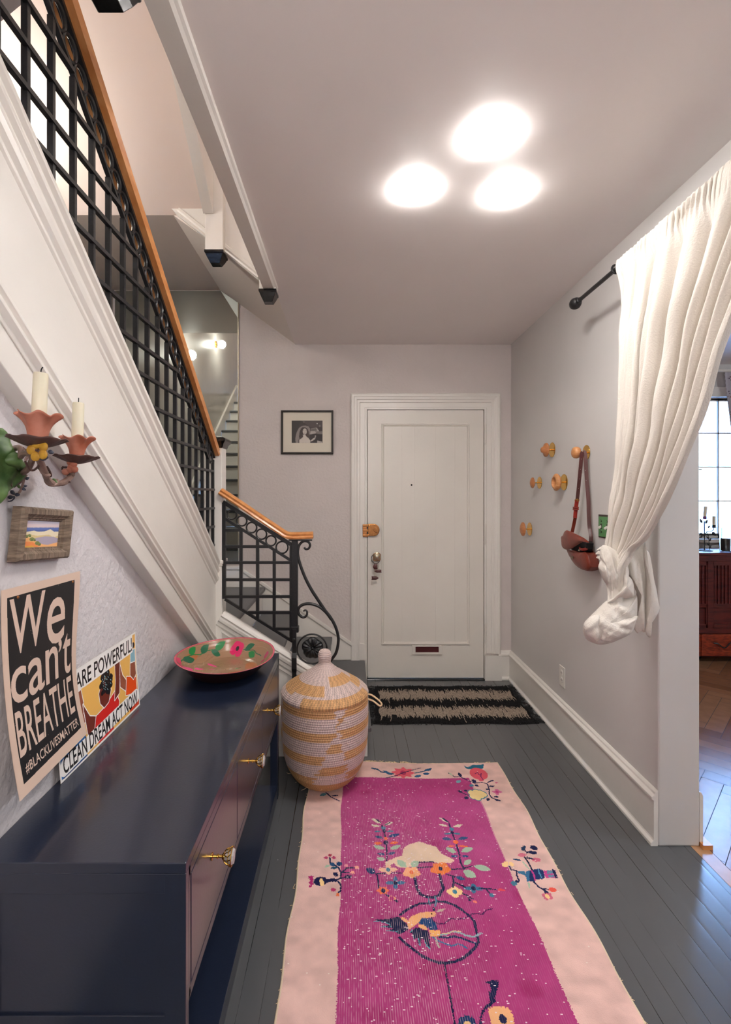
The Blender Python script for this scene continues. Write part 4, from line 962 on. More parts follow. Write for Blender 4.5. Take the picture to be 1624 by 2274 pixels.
for p in ([(500,600),(512,650)],[(560,620),(575,695)],[(625,640),(650,700),(690,735)],[(470,550),(490,530)]): S_(z4,p,0.003,(90,170,180))
G_(z4,[(715,275),(745,275),(750,310),(725,315)],NV); L_(z4,(755,325),(865,290),0.012,(196,186,160)); E_(z4,(705,345),0.003,(50,30,30))
S_(z4,[(700,385),(730,430),(780,460),(850,455),(920,400),(1000,410),(1080,400),(1150,360),(1200,350),(1280,355),(1320,310),(1390,295)],0.004,(70,24,80))
S_(z4,[(805,580),(880,570),(940,545),(1010,555),(1080,590),(1180,610),(1260,570)],0.006,(150,180,184)); S_(z4,[(810,570),(900,560),(960,540),(1030,550)],0.003,(220,196,150))
S_(z4,[(790,605),(880,610),(960,600),(1040,620),(1120,655),(1190,680)],0.007,(28,48,90)); S_(z4,[(720,610),(800,655),(880,690),(930,705),(1000,685),(1050,700),(1100,735)],0.005,(60,110,150))
S_(z4,[(755,615),(770,680),(790,715)],0.006,(176,176,160)); S_(z4,[(665,160),(675,215),(690,250)],0.004,TL); S_(z4,[(745,155),(760,200),(745,260)],0.006,TL)
S_(z4,[(848,905),(880,1080),(920,1300),(970,1600)],0.005,(28,30,62))
# large branch and blossom at the near end
G_(z4,[(1305,1110),(1380,1095),(1458,1105),(1452,1200),(1420,1260),(1418,1335),(1380,1370),(1300,1440),(1270,1500),(1275,1600),(1235,1600),(1262,1450),(1300,1385),(1360,1340),(1350,1240),(1380,1190),(1360,1150)],(28,34,72))
def zz(x,y): return z4(x,y)
for a in ((1350,1400),(1560,1400),(1640,1620),(1400,1640)): L_(z4,(1500,1525),a,0.060,(244,184,132))
q=z4(1505,1530); rc.ell(q[0],q[1],0.010,0.012,NV)
for a in ((1110,1480),(1230,1610),(1000,1600)): L_(z4,(1115,1590),a,0.05,(26,50,92))
q=z4(1110,1600); rc.ell(q[0],q[1],0.010,0.012,(230,190,130))
flower(lambda x,y:fl(x,y),(930,2420),60,50,(240,150,90),NV,5,0.07); flower(lambda x,y:fl(x,y),(1010,2560),70,60,(60,120,150),YL,5,0.09)
# top border: peony with scrolled leaves
E_(z2,(440,108),0.030,(222,84,104),0.034)
for k in range(8): 
    t=k*0.785; L_(z2,(440,110),(440+88*math.cos(t),110+42*math.sin(t)),0.040,(226,98,112))
E_(z2,(440,110),0.014,(180,56,96),0.02); S_(z2,[(315,155),(390,135),(440,110),(500,90),(565,72)],0.005,NV)
S_(z2,[(215,85),(255,92),(280,112),(320,115),(370,122)],0.008,(42,80,110)); L_(z2,(290,100),(345,118),0.02,(52,96,130)); L_(z2,(310,112),(365,130),0.026,(52,96,130)); L_(z2,(205,85),(260,98),0.014,(42,80,110))
S_(z2,[(525,110),(570,100),(610,90),(640,75)],0.007,(42,80,110)); L_(z2,(520,140),(570,125),0.03,(52,96,130)); L_(z2,(580,115),(630,112),0.03,(42,80,120)); L_(z2,(590,92),(645,76),0.028,(42,84,120))
# top right corner: pomegranate spray
G_(z2,[(878,58),(905,70),(930,60),(950,52),(985,55),(1028,50),(1022,78),(1000,86),(920,86),(895,80)],(44,104,128))
E_(z2,(985,120),0.044,(222,92,106),0.055); G_(z2,[(968,140),(1010,140),(1025,175),(995,178)],(216,90,110)); S_(z2,[(960,120),(975,110),(990,130),(1005,118),(1000,140),(1020,165)],0.005,(120,40,90))
S_(z2,[(765,110),(810,140),(850,140),(900,165),(960,190),(1010,185),(1050,195),(1065,235),(1062,270),(1080,300),(1135,318)],0.006,NV)
for a,b,w,c in (((765,105),(800,135),0.014,(190,200,170)),((838,108),(858,142),0.026,NV),((825,185),(852,165),0.03,(110,170,180)),((935,160),(968,188),0.03,NV),((955,200),(990,215),0.022,NV),((925,215),(945,198),0.03,TL),((1070,175),(1100,170),0.014,NV),((1045,190),(1085,170),0.010,NV),((1060,215),(1105,212),0.020,NV),((1040,240),(1062,232),0.02,NV),((1090,292),(1132,290),0.018,NV),((1095,312),(1138,320),0.02,NV),((1040,320),(1060,300),0.022,NV),((1105,188),(1128,188),0.014,(200,80,130)),
    ((835,238),(870,258),0.024,NV),((880,235),(905,250),0.022,NV),((885,305),(905,285),0.03,NV)): L_(z2,a,b,w,c)
S_(z2,[(850,245),(880,265),(920,280)],0.005,NV)
for q in ((935,260),(965,275),(1000,262),(945,285),(975,295),(1000,282),(1020,272),(970,255)): E_(z2,q,0.019,TL,0.026)
for q in ((935,260),(965,275),(1000,262),(945,285),(975,295),(1000,282),(1020,272),(970,255)): E_(z2,q,0.015,(238,212,150),0.020)
flower(z2,(1120,255),38,24,(206,108,150),(190,70,120),4,0.026)
# left middle border: vase lying on its side with a spray
G_(z3,[(275,880),(310,855),(355,842),(405,850),(425,875),(480,862),(545,870),(545,905),(480,900),(420,915),(395,940),(340,948),(295,935),(275,915)],(32,34,72)); G_(z3,[(215,845),(240,828),(275,840),(272,880),(262,905),(275,925),(240,965),(215,960),(240,930),(215,905),(240,890)],(178,44,110))
E_(z3,(360,890),0.006,YL,0.012); E_(z3,(370,920),0.008,YL,0.013)
S_(z3,[(545,880),(585,860),(590,800),(570,745),(520,710)],0.006,NV); S_(z3,[(600,795),(660,745),(750,738)],0.006,NV); S_(z3,[(600,795),(690,795)],0.005,NV); S_(z3,[(585,860),(700,842)],0.006,NV); S_(z3,[(475,700),(470,630)],0.006,NV); S_(z3,[(550,895),(582,935),(582,995),(545,1040)],0.006,NV)
for a,b,w,c in (((405,735),(470,715),0.018,MN),((470,705),(530,705),0.03,(44,80,120)),((540,705),(610,690),0.03,(36,66,108)),((475,750),(560,735),0.02,(40,80,104)),((500,795),(560,840),0.028,NV),((620,850),(715,835),0.026,NV),((400,628),(450,625),0.022,(190,70,110)),((490,625),(540,630),0.022,(190,70,110)),((450,600),(500,600),0.02,(170,60,80)),((745,735),(800,735),0.024,(240,170,150)),((690,795),(750,790),0.024,(240,170,150)),((630,715),(680,715),0.024,(232,150,160)),((465,990),(530,995),0.022,(190,60,110)),((525,1050),(570,1045),0.02,ORG_)): L_(z3,a,b,w,c)
# right middle border: drum with branches
G_(z7,[(405,265),(540,262),(560,340),(480,325),(430,300)],(64,116,150)); G_(z7,[(620,250),(800,228),(880,265),(920,390),(890,410),(760,425),(740,460),(640,450),(600,390),(570,330),(600,280)],(36,54,100)); G_(z7,[(560,270),(625,255),(640,450),(600,460),(560,350)],(60,112,150))
G_(z7,[(880,262),(1045,255),(1100,390),(930,395)],(200,74,140)); G_(z7,[(940,262),(1040,258),(1050,310),(950,320)],(104,140,164)); G_(z7,[(970,345),(1080,342),(1090,385),(985,390)],(104,140,164)); G_(z7,[(1035,232),(1100,265),(1148,405),(1110,405),(1050,290)],(30,36,74))
S_(z7,[(660,250),(710,330),(740,430)],0.006,(196,70,140)); S_(z7,[(780,235),(820,320),(855,395)],0.005,(90,150,180))
S_(z7,[(520,0),(600,110),(670,235)],0.007,(30,34,60)); S_(z7,[(550,40),(690,48)],0.005,(30,34,60)); L_(z7,(300,38),(490,80),0.014,(44,70,100)); S_(z7,[(495,90),(560,170),(620,230)],0.005,MN)
S_(z7,[(260,180),(300,240),(390,258),(400,330),(450,440)],0.006,NV); L_(z7,(365,465),(450,440),0.02,NV); L_(z7,(290,470),(420,500),0.034,TL); L_(z7,(110,140),(240,165),0.034,YL); L_(z7,(160,90),(235,150),0.03,YL); L_(z7,(250,140),(340,130),0.034,YL)
S_(z7,[(720,465),(820,560),(930,625)],0.007,NV); S_(z7,[(850,580),(990,600)],0.005,NV); L_(z7,(980,600),(1145,615),0.030,(236,96,80)); E_(z7,(955,665),0.008,NV,0.012); flower(z7,(965,725),120,60,(216,110,134),YL,4,0.03,0.5); S_(z7,[(625,480),(640,560)],0.006,MN)
for a,b,w,c in (((1295,650),(1325,665),0.05,(40,60,90)),((1360,660),(1410,650),0.04,NV),((1350,690),(1408,690),0.03,NV),((1268,710),(1330,700),0.03,(220,120,140)),((1370,745),(1435,740),0.03,(214,110,134))): L_(z2,a,b,w,c)
S_(z2,[(1320,670),(1335,690),(1360,680)],0.006,NV); S_(z2,[(1330,720),(1380,735)],0.006,NV)
# left corner spray below the basket
S_(lambda x,y:fl(580+x/2.2556,1650+y/2.2556),[(325,250),(350,270),(395,290)],0.006,NV); L_(lambda x,y:fl(580+x/2.2556,1650+y/2.2556),(290,265),(330,255),0.03,(90,140,150)); L_(lambda x,y:fl(580+x/2.2556,1650+y/2.2556),(350,265),(390,262),0.014,NV)
# worn weft: pale ribs and white knots where the pile is gone
ribs=(np.arange(X_.shape[1])%3==0)[None,:]&infield
wear=np.clip(1.15-np.hypot((X_-0.16)/0.26,(Y_-1.72)/0.60),0,1)+0.4*np.clip(1-np.hypot((X_-0.1)/0.25,(Y_-1.35)/0.3),0,1); rnd=up(RNG.random((120,200)),X_.shape)
rc.c=np.where(ribs[...,None],rc.c*(1-0.34*np.clip(wear*1.2+0.2,0,1)*np.clip(rnd*1.8-0.3,0,1))[...,None]+np.array(s2l((232,200,206)))*(0.34*np.clip(wear*1.2+0.2,0,1)*np.clip(rnd*1.8-0.3,0,1))[...,None],rc.c)
for k in range(700):
    x=RNG.uniform(fx0-0.02,fx1+0.03); y=RNG.uniform(1.25,2.42)
    if RNG.random()<0.5: x=RNG.normal(0.15,0.14); y=RNG.normal(1.75,0.28)
    i=np.searchsorted(rc.x,x); j=np.searchsorted(rc.y,y)
    if 1<i<len(rc.x)-4 and 1<j<len(rc.y)-2 and infield[j,i]: rc.c[j:j+1,i:i+RNG.integers(1,4)]=s2l((240,224,226))
for k in range(90):
    i=RNG.integers(2,len(rc.x)-3); j=RNG.integers(60,len(rc.y)-2); rc.c[j,i:i+2]=s2l((240,226,214))
SELV=(226,206,178)
edge=lambda Y: 0.004*np.sin(Y*9+1)+0.003*np.sin(Y*21)
rc.c[:,:3]=s2l(SELV); rc.c[:,-3:]=s2l(SELV); rc.c[-2:,:]=s2l(SELV)
rug=thing('rug','magenta rug with pink border, bird medallion and flower sprays on grey floorboards','rug',(0.3,1.5,0))
def rugf(gx,gy):
    tx=(gx-rx0)/(rx1-rx0); ex=np.abs(tx-0.5)*2
    X=gx+edge(gy)*ex*np.sign(tx-0.5)+0.012*np.clip(1-(ry1-gy)/0.08,0,1)*0
    Yy=gy+0.010*np.sin(gx*6+2)*np.clip((gy-2.2)/0.3,0,1)-0.0*gx
    Z=0.0065+0.0012*np.sin(gx*14+gy*5)+0.0015*np.sin(gy*9)*ex
    Z=np.where((gx<=rx0+1e-6)|(gx>=rx1-1e-6)|(gy>=ry1-1e-6),0.0004,Z)
    return X,Yy,Z
rc.mesh('pile','rug',None) if False else rc.mesh('pile',rugf,'rug',rug)
fr=MB()
for k in range(150):
    x=RNG.uniform(rx0+0.12,rx0+0.55) if RNG.random()<0.75 else RNG.uniform(rx0,rx1); L=RNG.uniform(0.003,0.020) if x<0.3 else RNG.uniform(0.001,0.005); yb=ry1+0.010*math.sin(x*6+2)
    fr.tube([(x,yb-0.004,0.005),(x+RNG.normal(0,0.004),yb+L*0.6,0.004),(x+RNG.normal(0,0.009),yb+L,0.002)],0.0011,4)
for k in range(60):
    y=RNG.uniform(1.25,2.5); sd=random.choice((rx0,rx1)); s_=1 if sd>0 else -1
    fr.tube([(sd-0.003*s_,y,0.005),(sd+s_*RNG.uniform(0.001,0.006),y+RNG.normal(0,0.006),0.002)],0.001,4)
fo=fr.build('fringe','rope',rug); fo['kind']='stuff'
# ================================================================ DOORMAT
dm=thing('doormat','black rag doormat with two beige stripes in front of the white door','doormat',(0.68,3.3,0))
mx0,mx1,my0,my1=0.185,1.165,3.005,3.600
mc=Canvas(np.linspace(mx0,mx1,230),np.linspace(my0,my1,60),(26,25,26))
Xm,Ym=np.meshgrid(mc.x,mc.y); v=(Ym-my0)/(my1-my0)
rag=RNG.normal(0,0.030,Xm.shape[1]); rag2=RNG.normal(0,0.030,Xm.shape[1]); 
def band(a,b_): return (v>a+rag[None,:]*1.2)&(v<b_+rag2[None,:]*1.2)
bg=band(0.155,0.385)|band(0.60,0.84); bg&=(Xm>mx0+0.035)&(Xm<mx1-0.02)
tone=0.7+0.5*RNG.random(Xm.shape); col=np.array(s2l((150,136,122)))
mc.c=np.where(bg[...,None],col*tone[...,None],mc.c*(0.6+0.9*RNG.random(Xm.shape))[...,None])
zj=RNG.random((60,230))*0.005
def matf(gx,gy):
    Z=0.005+zj*0.9; Z[0,:]=0.0006; Z[-1,:]=0.0006; Z[:,0]=0.0006; Z[:,-1]=0.0006
    return gx+0.006*np.sin(gy*40)*((gx-0.68)/0.5)-0.02*(gy-my0)/(0.6)*((gx-0.68)/0.5)*-1*0+0.0*gx+(0.03*(my1-gy)/0.6*np.where(gx<0.3,-1,0)), gy+0.006*np.sin(gx*17), Z
mc.mesh('woven_mat',matf,'mat',dm,smooth=False)
fr=MB()
for k in range(170):
    s_=1 if RNG.random()<0.5 else -1; y=RNG.uniform(my0,my1); x=mx1-0.002 if s_>0 else mx0+0.002-0.03*(my1-y)/0.6
    L=RNG.uniform(0.012,0.05); fr.tube([(x,y,0.006),(x+s_*L*0.6,y+RNG.normal(0,0.008),0.008),(x+s_*L,y+RNG.normal(0,0.014),0.003)],0.0024,5)
for k in range(60):
    s_=1 if RNG.random()<0.5 else -1; x=RNG.uniform(mx0,mx1); y=my1 if s_>0 else my0
    fr.tube([(x,y,0.006),(x+RNG.normal(0,0.006),y+s_*RNG.uniform(0.004,0.016),0.003)],0.0024,5)
fo=fr.build('fringe','gap',dm); fo['kind']='stuff'
# ================================================================ POSTERS
PW,PH=0.30,0.455
pc=Canvas(np.linspace(0,PW,400),np.linspace(0,PH,600),(214,188,170))          # y measured down from the top edge
pc.poly([(0.018,0.020),(PW-0.026,0.020),(PW-0.020,PH-0.028),(0.022,PH-0.024)],(24,24,27))
TX=(214,188,172); U=lambda a:a*PW; V=lambda a:a*PH
for ch_,u0,u1,v0,v1,bd in (('W',.085,.50,.055,.335,0),('e',.53,.79,.115,.375,0),(',',.705,.755,.365,.435,0),('c',.07,.26,.40,.575,0),('a',.28,.49,.395,.58,0),('n',.515,.70,.385,.575,0),('t',.775,.90,.345,.585,0),):
    pc.text(ch_,U(u0),U(u1),V(v0),V(v1),TX,bold=0.007,flipy=True)
pc.text('BREATHE',U(.085),U(.90),V(.605),V(.825),TX,bold=0.006,flipy=True)
pc.text('#BLACKLIVESMATTER',U(.12),U(.905),V(.865),V(.918),TX,bold=0.006,flipy=True)
for k in range(30): pc.ell(RNG.uniform(0.02,0.27),RNG.uniform(0.02,0.43),0.0007,0.0007,TX)
p1=thing('poster','black poster reading We can\'t breathe, curling off the left wall above the cabinet','poster',(XL+0.02,1.2,0.745))
def pf(gx,gy,off=0.0):
    u_=gx/PW; v_=gy/PH
    out=0.004+0.012*np.sin(math.pi*v_*1.15)*(1-v_*0.5)*(0.3+0.5*u_)*-0.2+0.040*v_**2.2*(1-0.45*u_)+0.006*np.sin(v_*5.5+1)*(u_)+0.007
    return XL+out+off, 1.05+gx-0.012*np.sin(math.pi*v_)*u_, 1.198-gy*(0.992)-0.004*u_*(1-v_)
pc.mesh('printed_sheet',pf,'paper',p1)
bk_=MB().grid(lambda a,b_:tuple(float(q) for q in pf(np.array(a*PW),np.array(b_*PH),-0.0009)),20,30); bk_.build('paper_back','paperb',p1,smooth=True)
for u_ in (0.17,0.88): 
    q=pf(np.array(u_*PW),np.array(0.024)); MB().ball((float(q[0])+0.001,float(q[1]),float(q[2])),0.004,8,(0.5,1,1)).build('pin','brass_d',p1,smooth=True)
PW2,PH2=0.475,0.258
pc=Canvas(np.linspace(0,PW2,560),np.linspace(0,PH2,310),(240,238,234))
pc.poly([(0.006,0.006),(PW2-0.006,0.006),(PW2-0.006,PH2-0.006),(0.006,PH2-0.006)],(240,186,96))
U=lambda a:a*PW2; V=lambda a:a*PH2
pp=lambda L: [(U(a),V(b_)) for a,b_ in L]
WHT=(244,240,236)
# blue sleeve at lower left, figures with raised fists
pc.poly(pp([(0.012,0.60),(0.15,0.55),(0.27,0.62),(0.27,0.975),(0.012,0.975)]),(40,110,176)); pc.poly(pp([(0.06,0.62),(0.16,0.58),(0.18,0.76),(0.10,0.80)]),(20,24,34))
sk_=(112,46,34); sk2=(150,84,60)
def outline(pts,col,w=0.006): 
    pc.stroke([*pp(pts),pp(pts)[0]],w,WHT); pc.poly(pp(pts),col)
outline([(0.20,0.26),(0.25,0.25),(0.27,0.40),(0.265,0.52),(0.31,0.62),(0.20,0.62)],sk2)
outline([(0.265,0.42),(0.33,0.60),(0.40,0.66),(0.44,0.80),(0.30,0.80)],sk_)
outline([(0.40,0.66),(0.52,0.64),(0.66,0.55),(0.70,0.72),(0.68,0.80),(0.36,0.86)],(214,40,34))
outline([(0.50,0.34),(0.58,0.34),(0.60,0.50),(0.56,0.62),(0.50,0.64),(0.46,0.56),(0.45,0.44)],sk_)
for k in range(60):
    t=RNG.uniform(0,6.28); r=RNG.uniform(0,1)**0.5; cx_,cy2=0.545+0.075*r*math.cos(t),0.37+0.15*r*math.sin(t); pc.ell(U(cx_),V(cy2),0.008,0.008,(22,20,24))
for k in range(22):
    t=RNG.uniform(0,6.28); r=RNG.uniform(0.2,0.95); cx_,cy2=0.55+0.07*r*math.cos(t),0.37+0.14*r*math.sin(t); pc.stroke([(U(cx_),V(cy2)),(U(cx_)+0.004,V(cy2)+0.004)],0.0016,(150,196,206))
outline([(0.655,0.16),(0.70,0.13),(0.745,0.16),(0.74,0.24),(0.735,0.40),(0.71,0.62),(0.64,0.66),(0.67,0.45),(0.672,0.26)],sk_)
outline([(0.745,0.30),(0.77,0.44),(0.83,0.56),(0.80,0.66),(0.73,0.56),(0.735,0.40)],sk2)
outline([(0.83,0.50),(0.97,0.60),(0.97,0.80),(0.80,0.72)],(236,84,30))
outline([(0.90,0.34),(0.97,0.33),(0.975,0.56),(0.93,0.60),(0.885,0.52)],sk2)
outline([(0.905,0.26),(0.93,0.22),(0.975,0.22),(0.975,0.38),(0.90,0.36)],(140,186,200)); pc.ell(U(0.955),V(0.16),0.010,0.010,(24,22,26))
pc.poly(pp([(0.40,0.93),(0.60,0.93),(0.60,0.975),(0.40,0.975)]),(206,40,40)); pc.poly(pp([(0.84,0.93),(0.985,0.88),(0.985,0.975),(0.84,0.975)]),(216,70,40))
pc.poly(pp([(0.0,0.02),(0.945,0.02),(0.945,0.245),(0.30,0.245),(0.0,0.23)]),WHT)
pc.text('ARE POWERFUL!',U(.195),U(.935),V(.045),V(.225),(22,22,24),bold=0.014,flipy=True)
pc.stroke(pp([(0.05,0.88),(0.95,0.84)]),0.046,WHT)
pc.text('CLEAN DREAM ACT NOW',U(.035),U(.97),V(.775),V(.95),(22,22,24),bold=0.014,flipy=True)
pc.stroke(pp([(0.03,0.975),(0.27,0.975)]),0.003,(30,60,110))
for a in range(3): pc.stroke([(0.001+a*0,0),(0.001,PH2)],0.004,WHT)
p2=thing('poster','colourful poster of raised fists reading Clean Dream Act Now leaning behind the bowl cabinet end','poster',(XL+0.012,1.49,CT))
p2['label']='colourful printed poster of raised fists leaning on the wall, standing on the navy cabinet'
p2f=lambda gx,gy,off=0.0:(XL+0.004+0.016*(gy/PH2)**1.5+0.004*np.sin(gx*9)*(1-gy/PH2)*0+off+0*gx, 1.252+gx+0*gy, CT+0.001+(PH2-gy)*0.998+0*gx)
pc.mesh('printed_sheet',p2f,'paper',p2)
MB().grid(lambda a,b_:tuple(float(q) for q in p2f(np.array(a*PW2),np.array(b_*PH2),-0.0008)),20,10).build('paper_back','paperb',p2,smooth=True)
# ================================================================ DUNE PAINTING in a weathered frame
pt=thing('picture_frame','small dune landscape in a grey driftwood frame tilted on the left wall','picture',(XL+0.01,1.18,1.24))
Rm=Matrix.Rotation(math.radians(-4.3),3,'X')
w_,h_=0.200,0.123; cen=Vector((XL+0.004,1.181,1.3005-0.004)); 
cpy=(1127+1245)/2; cen.z=H+(1100-1186)*1.18/1090*1.0
def pq(a,b_,d_):      # a along the wall, b up, d off the wall; the top leans out a little
    v=Vector((0,a,b_)); v=Matrix.Rotation(math.radians(4.5),3,'X').inverted()@v
    return cen+Vector((d_+0.004*(b_/h_*2+1)*0.9,v.y,v.z))
fp=[(0,0),(0,0.020),(0.004,0.026),(0.016,0.026),(0.022,0.018),(0.024,0.018),(0.026,0.012),(0.029,0.012),(0.031,0.006),(0.031,0)]
for s0,s1,ax,mt in (((-1,-1),(1,-1),(0,1),'drifth'),((-1,1),(1,1),(0,-1),'drifth'),((-1,-1),(-1,1),(1,0),'drift'),((1,-1),(1,1),(-1,0),'drift')):
    vs=[]; n_=len(fp)
    for s_ in (s0,s1):
        for u_,v_ in fp: vs.append(pq(s_[0]*(w_/2-u_),s_[1]*(h_/2-u_),v_))
    MB().add(vs,[tuple(range(n_)),tuple(range(n_,2*n_))]+[(i,(i+1)%n_,n_+(i+1)%n_,n_+i) for i in range(n_)]).build('frame_side',mt,pt)
ww,hh=w_-0.06,h_-0.06
ic=Canvas(np.linspace(0,1,220),np.linspace(0,1,130),(214,206,222)); ic.wob=0.006
def ip(z): return [((x-345)/(698-345)*1.0,(y-1610)/(1905-1610)) for x,y in z]
for k,c in enumerate([(206,208,226),(216,208,220),(226,208,212),(224,204,202)]): ic.poly([(0,k*0.07),(1,k*0.07),(1,1),(0,1)],c)
ic.poly([(0,0.28),(1,0.25),(1,0.46),(0,0.46)],(96,116,176)); ic.poly([(0,0.36),(1,0.34),(1,0.48),(0,0.48)],(84,100,160))
ic.poly([(0,0.44),(0.15,0.42),(0.3,0.38),(0.42,0.42),(0.6,0.40),(0.74,0.32),(0.86,0.42),(1,0.40),(1,1),(0,1)],(232,220,190))
ic.poly([(0,0.52),(0.2,0.50),(0.4,0.56),(0.7,0.52),(0.85,0.62),(1,0.55),(1,1),(0,1)],(216,196,140)); ic.poly([(0.3,0.66),(0.6,0.58),(0.85,0.60),(1,0.68),(1,0.9),(0.4,0.9)],(170,160,178))
ic.poly([(0,0.62),(0.15,0.60),(0.35,0.72),(0.5,0.85),(0.7,0.90),(1,0.80),(1,1),(0,1)],(236,176,116)); ic.poly([(0,0.74),(0.3,0.78),(0.5,0.92),(0.35,1),(0,1)],(232,140,80)); ic.poly([(0.05,0.92),(0.3,0.9),(0.4,1),(0.05,1)],(222,166,60))
for a,b_,r in ((0.12,0.58,.05),(0.27,0.68,.06),(0.33,0.70,.04),(0.42,0.82,.06),(0.47,0.86,.05),(0.2,0.55,.04),(0.08,0.54,.03)): ic.ell(a,b_,r,r*1.1,(120,132,76)); ic.ell(a+0.02,b_+0.03,r*.6,r*.5,(86,98,60))
ic.mesh('painting',lambda gx,gy:tuple(np.array([pq((float(a)-0.5)*(ww+0.004),(0.5-float(b_))*(hh+0.004),0.007) for a,b_ in zip(gx.ravel(),gy.ravel())]).T.reshape(3,*gx.shape)),'paint',pt)
# ================================================================ BRIDE PHOTOGRAPH on the front wall
ph=thing('picture_frame','black framed black and white portrait photograph on the wall left of the door','picture',(pxw(682.5),YF-0.01,pzw(1009)))
x0,x1,z0,z1=pxw(625),pxw(740.5),pzw(1008.5),pzw(912); yf=YF-0.022; fw=0.0145
fpr=[(0,0),(0,-0.018),(0.004,-0.022),(0.009,-0.022),(0.013,-0.016),(fw,-0.016),(fw,0)]
fm=MB()
for a,b_,s_ in (((x0,z0),(x1,z0),0),((x1,z1),(x0,z1),0),((x1,z0),(x1,z1),0),((x0,z1),(x0,z0),0)):
    da=Vector((b_[0]-a[0],0,b_[1]-a[1])).normalized(); pa=Vector((-da.z,0,da.x)); vs=[]
    for q,sg in ((a,1),(b_,-1)):
        for u_,v_ in fpr: vs.append(Vector((q[0],YF-0.001,q[1]))+pa*u_+da*u_*sg+Vector((0,v_,0)))
    n_=len(fpr); fm.add(vs,[tuple(range(n_)),tuple(range(n_,2*n_))]+[(i,(i+1)%n_,n_+(i+1)%n_,n_+i) for i in range(n_)])
    L=(Vector((b_[0],0,b_[1]))-Vector((a[0],0,a[1]))).length
    for k in range(int(L/0.018)):
        c_=Vector((a[0],YF-0.0225,a[1]))+da*(0.012+0.018*k)+pa*0.0065; fm.ball(c_,0.0045,6,(1,0.5,1))
fm.build('frame','frameb',ph)
MB().box(x0+fw-0.001,YF-0.010,z0+fw-0.001,x1-fw+0.001,YF-0.004,z1-fw+0.001).build('mount','matb',ph)
a0,a1,b0_,b1=pxw(648.3),pxw(716.7),pzw(983.8),pzw(934.5)
bc=Canvas(np.linspace(0,1,170),np.linspace(0,1,125),(70,62,60)); bc.wob=0.006
def bz(x,y): return ((x-490)/(1183-490),(y-450)/(953-450))
BP=lambda L,c,a=1: bc.poly([bz(*q) for q in L],c,a)
BP([(490,450),(700,450),(640,620),(560,800),(600,953),(490,953)],(60,56,54)); BP([(700,450),(1183,450),(1183,600),(900,600),(800,520)],(84,76,74)); BP([(900,740),(1183,760),(1183,953),(900,953)],(52,46,46))
BP([(580,953),(570,860),(600,720),(650,620),(720,570),(800,560),(870,580),(910,640),(900,740),(880,800),(650,860),(640,953)],(138,130,126))
BP([(910,700),(940,620),(1050,605),(1110,690),(1040,735),(900,765)],(172,164,158)); BP([(920,690),(945,625),(1040,618),(1060,680)],(110,104,100)); BP([(1010,690),(1183,690),(1183,760),(1060,750)],(124,116,112))
BP([(650,830),(670,700),(700,630),(740,600),(800,600),(850,640),(875,720),(880,800),(860,850),(820,830),(800,760),(740,760),(745,850),(700,870)],(66,56,54))
BP([(660,953),(660,880),(700,860),(745,820),(755,770),(800,770),(810,800),(870,850),(910,900),(905,953)],(206,198,188)); bc.ell(*bz(785,695),0.068,0.135,(196,188,180))
BP([(900,920),(960,860),(1010,830),(1015,780),(1040,790),(1015,870),(940,920)],(186,178,170)); BP([(1065,900),(1175,925),(1175,953),(1060,953)],(176,168,160))
for q in ((755,672),(815,672)): bc.ell(*bz(*q),0.02,0.008,(96,86,82))
bc.ell(*bz(783,735),0.022,0.008,(116,96,92)); bc.ell(*bz(785,705),0.006,0.014,(168,158,150)); bc.ell(*bz(1062,518),0.016,0.022,(236,232,226)); bc.ell(*bz(765,480),0.02,0.02,(140,132,126)); bc.ell(*bz(1120,570),0.03,0.05,(120,112,108))
bc.mesh('photograph',lambda gx,gy:(a0+(a1-a0)*gx,YF-0.0108+0*gx,b1-(b1-b0_)*gy),'paint',ph)
# ================================================================ CURTAIN ROD AND CURTAIN
XC=1.10; ZR=2.333
rod=thing('curtain_rod','black iron curtain rod with ball end above the coat hooks','curtain rod',(XC,1.6,ZR))
yf_=2.36
MB().tube([(XC,yf_,ZR),(XC,-0.6,ZR)],0.0095,14).build('pole','iron',rod,smooth=True)
MB().lathe([(0.0001,0.056),(0.018,0.050),(0.026,0.034),(0.028,0.022),(0.024,0.006),(0.015,-0.004),(0.0125,-0.006),(0.0125,-0.022),(0.0095,-0.024)],(XC,yf_,ZR),'Y',24).build('finial','iron',rod,smooth=True)
br=MB()
for y in (2.02,0.3):
    br.tube(spline([(XR,y,ZR-0.015),(XR-0.06,y,ZR-0.02),(XC+0.02,y,ZR-0.012),(XC,y,ZR-0.014)],4),0.006,8); br.lathe([(0.0001,0.0),(0.022,0.001),(0.022,0.006),(0.0001,0.008)],(XR-0.008,y,ZR-0.015),'X',16)
    br.tube([(XC+0.017*math.cos(t),y,ZR+0.017*math.sin(t)) for t in np.linspace(0,2*math.pi,17)[:-1]],0.005,8,closed=True)
br.build('bracket','iron',rod,smooth=True)
cu=thing('curtain','long cream linen curtain tied in a heavy knot, hanging over the parlor opening','curtain',(XC,1.7,1.0))
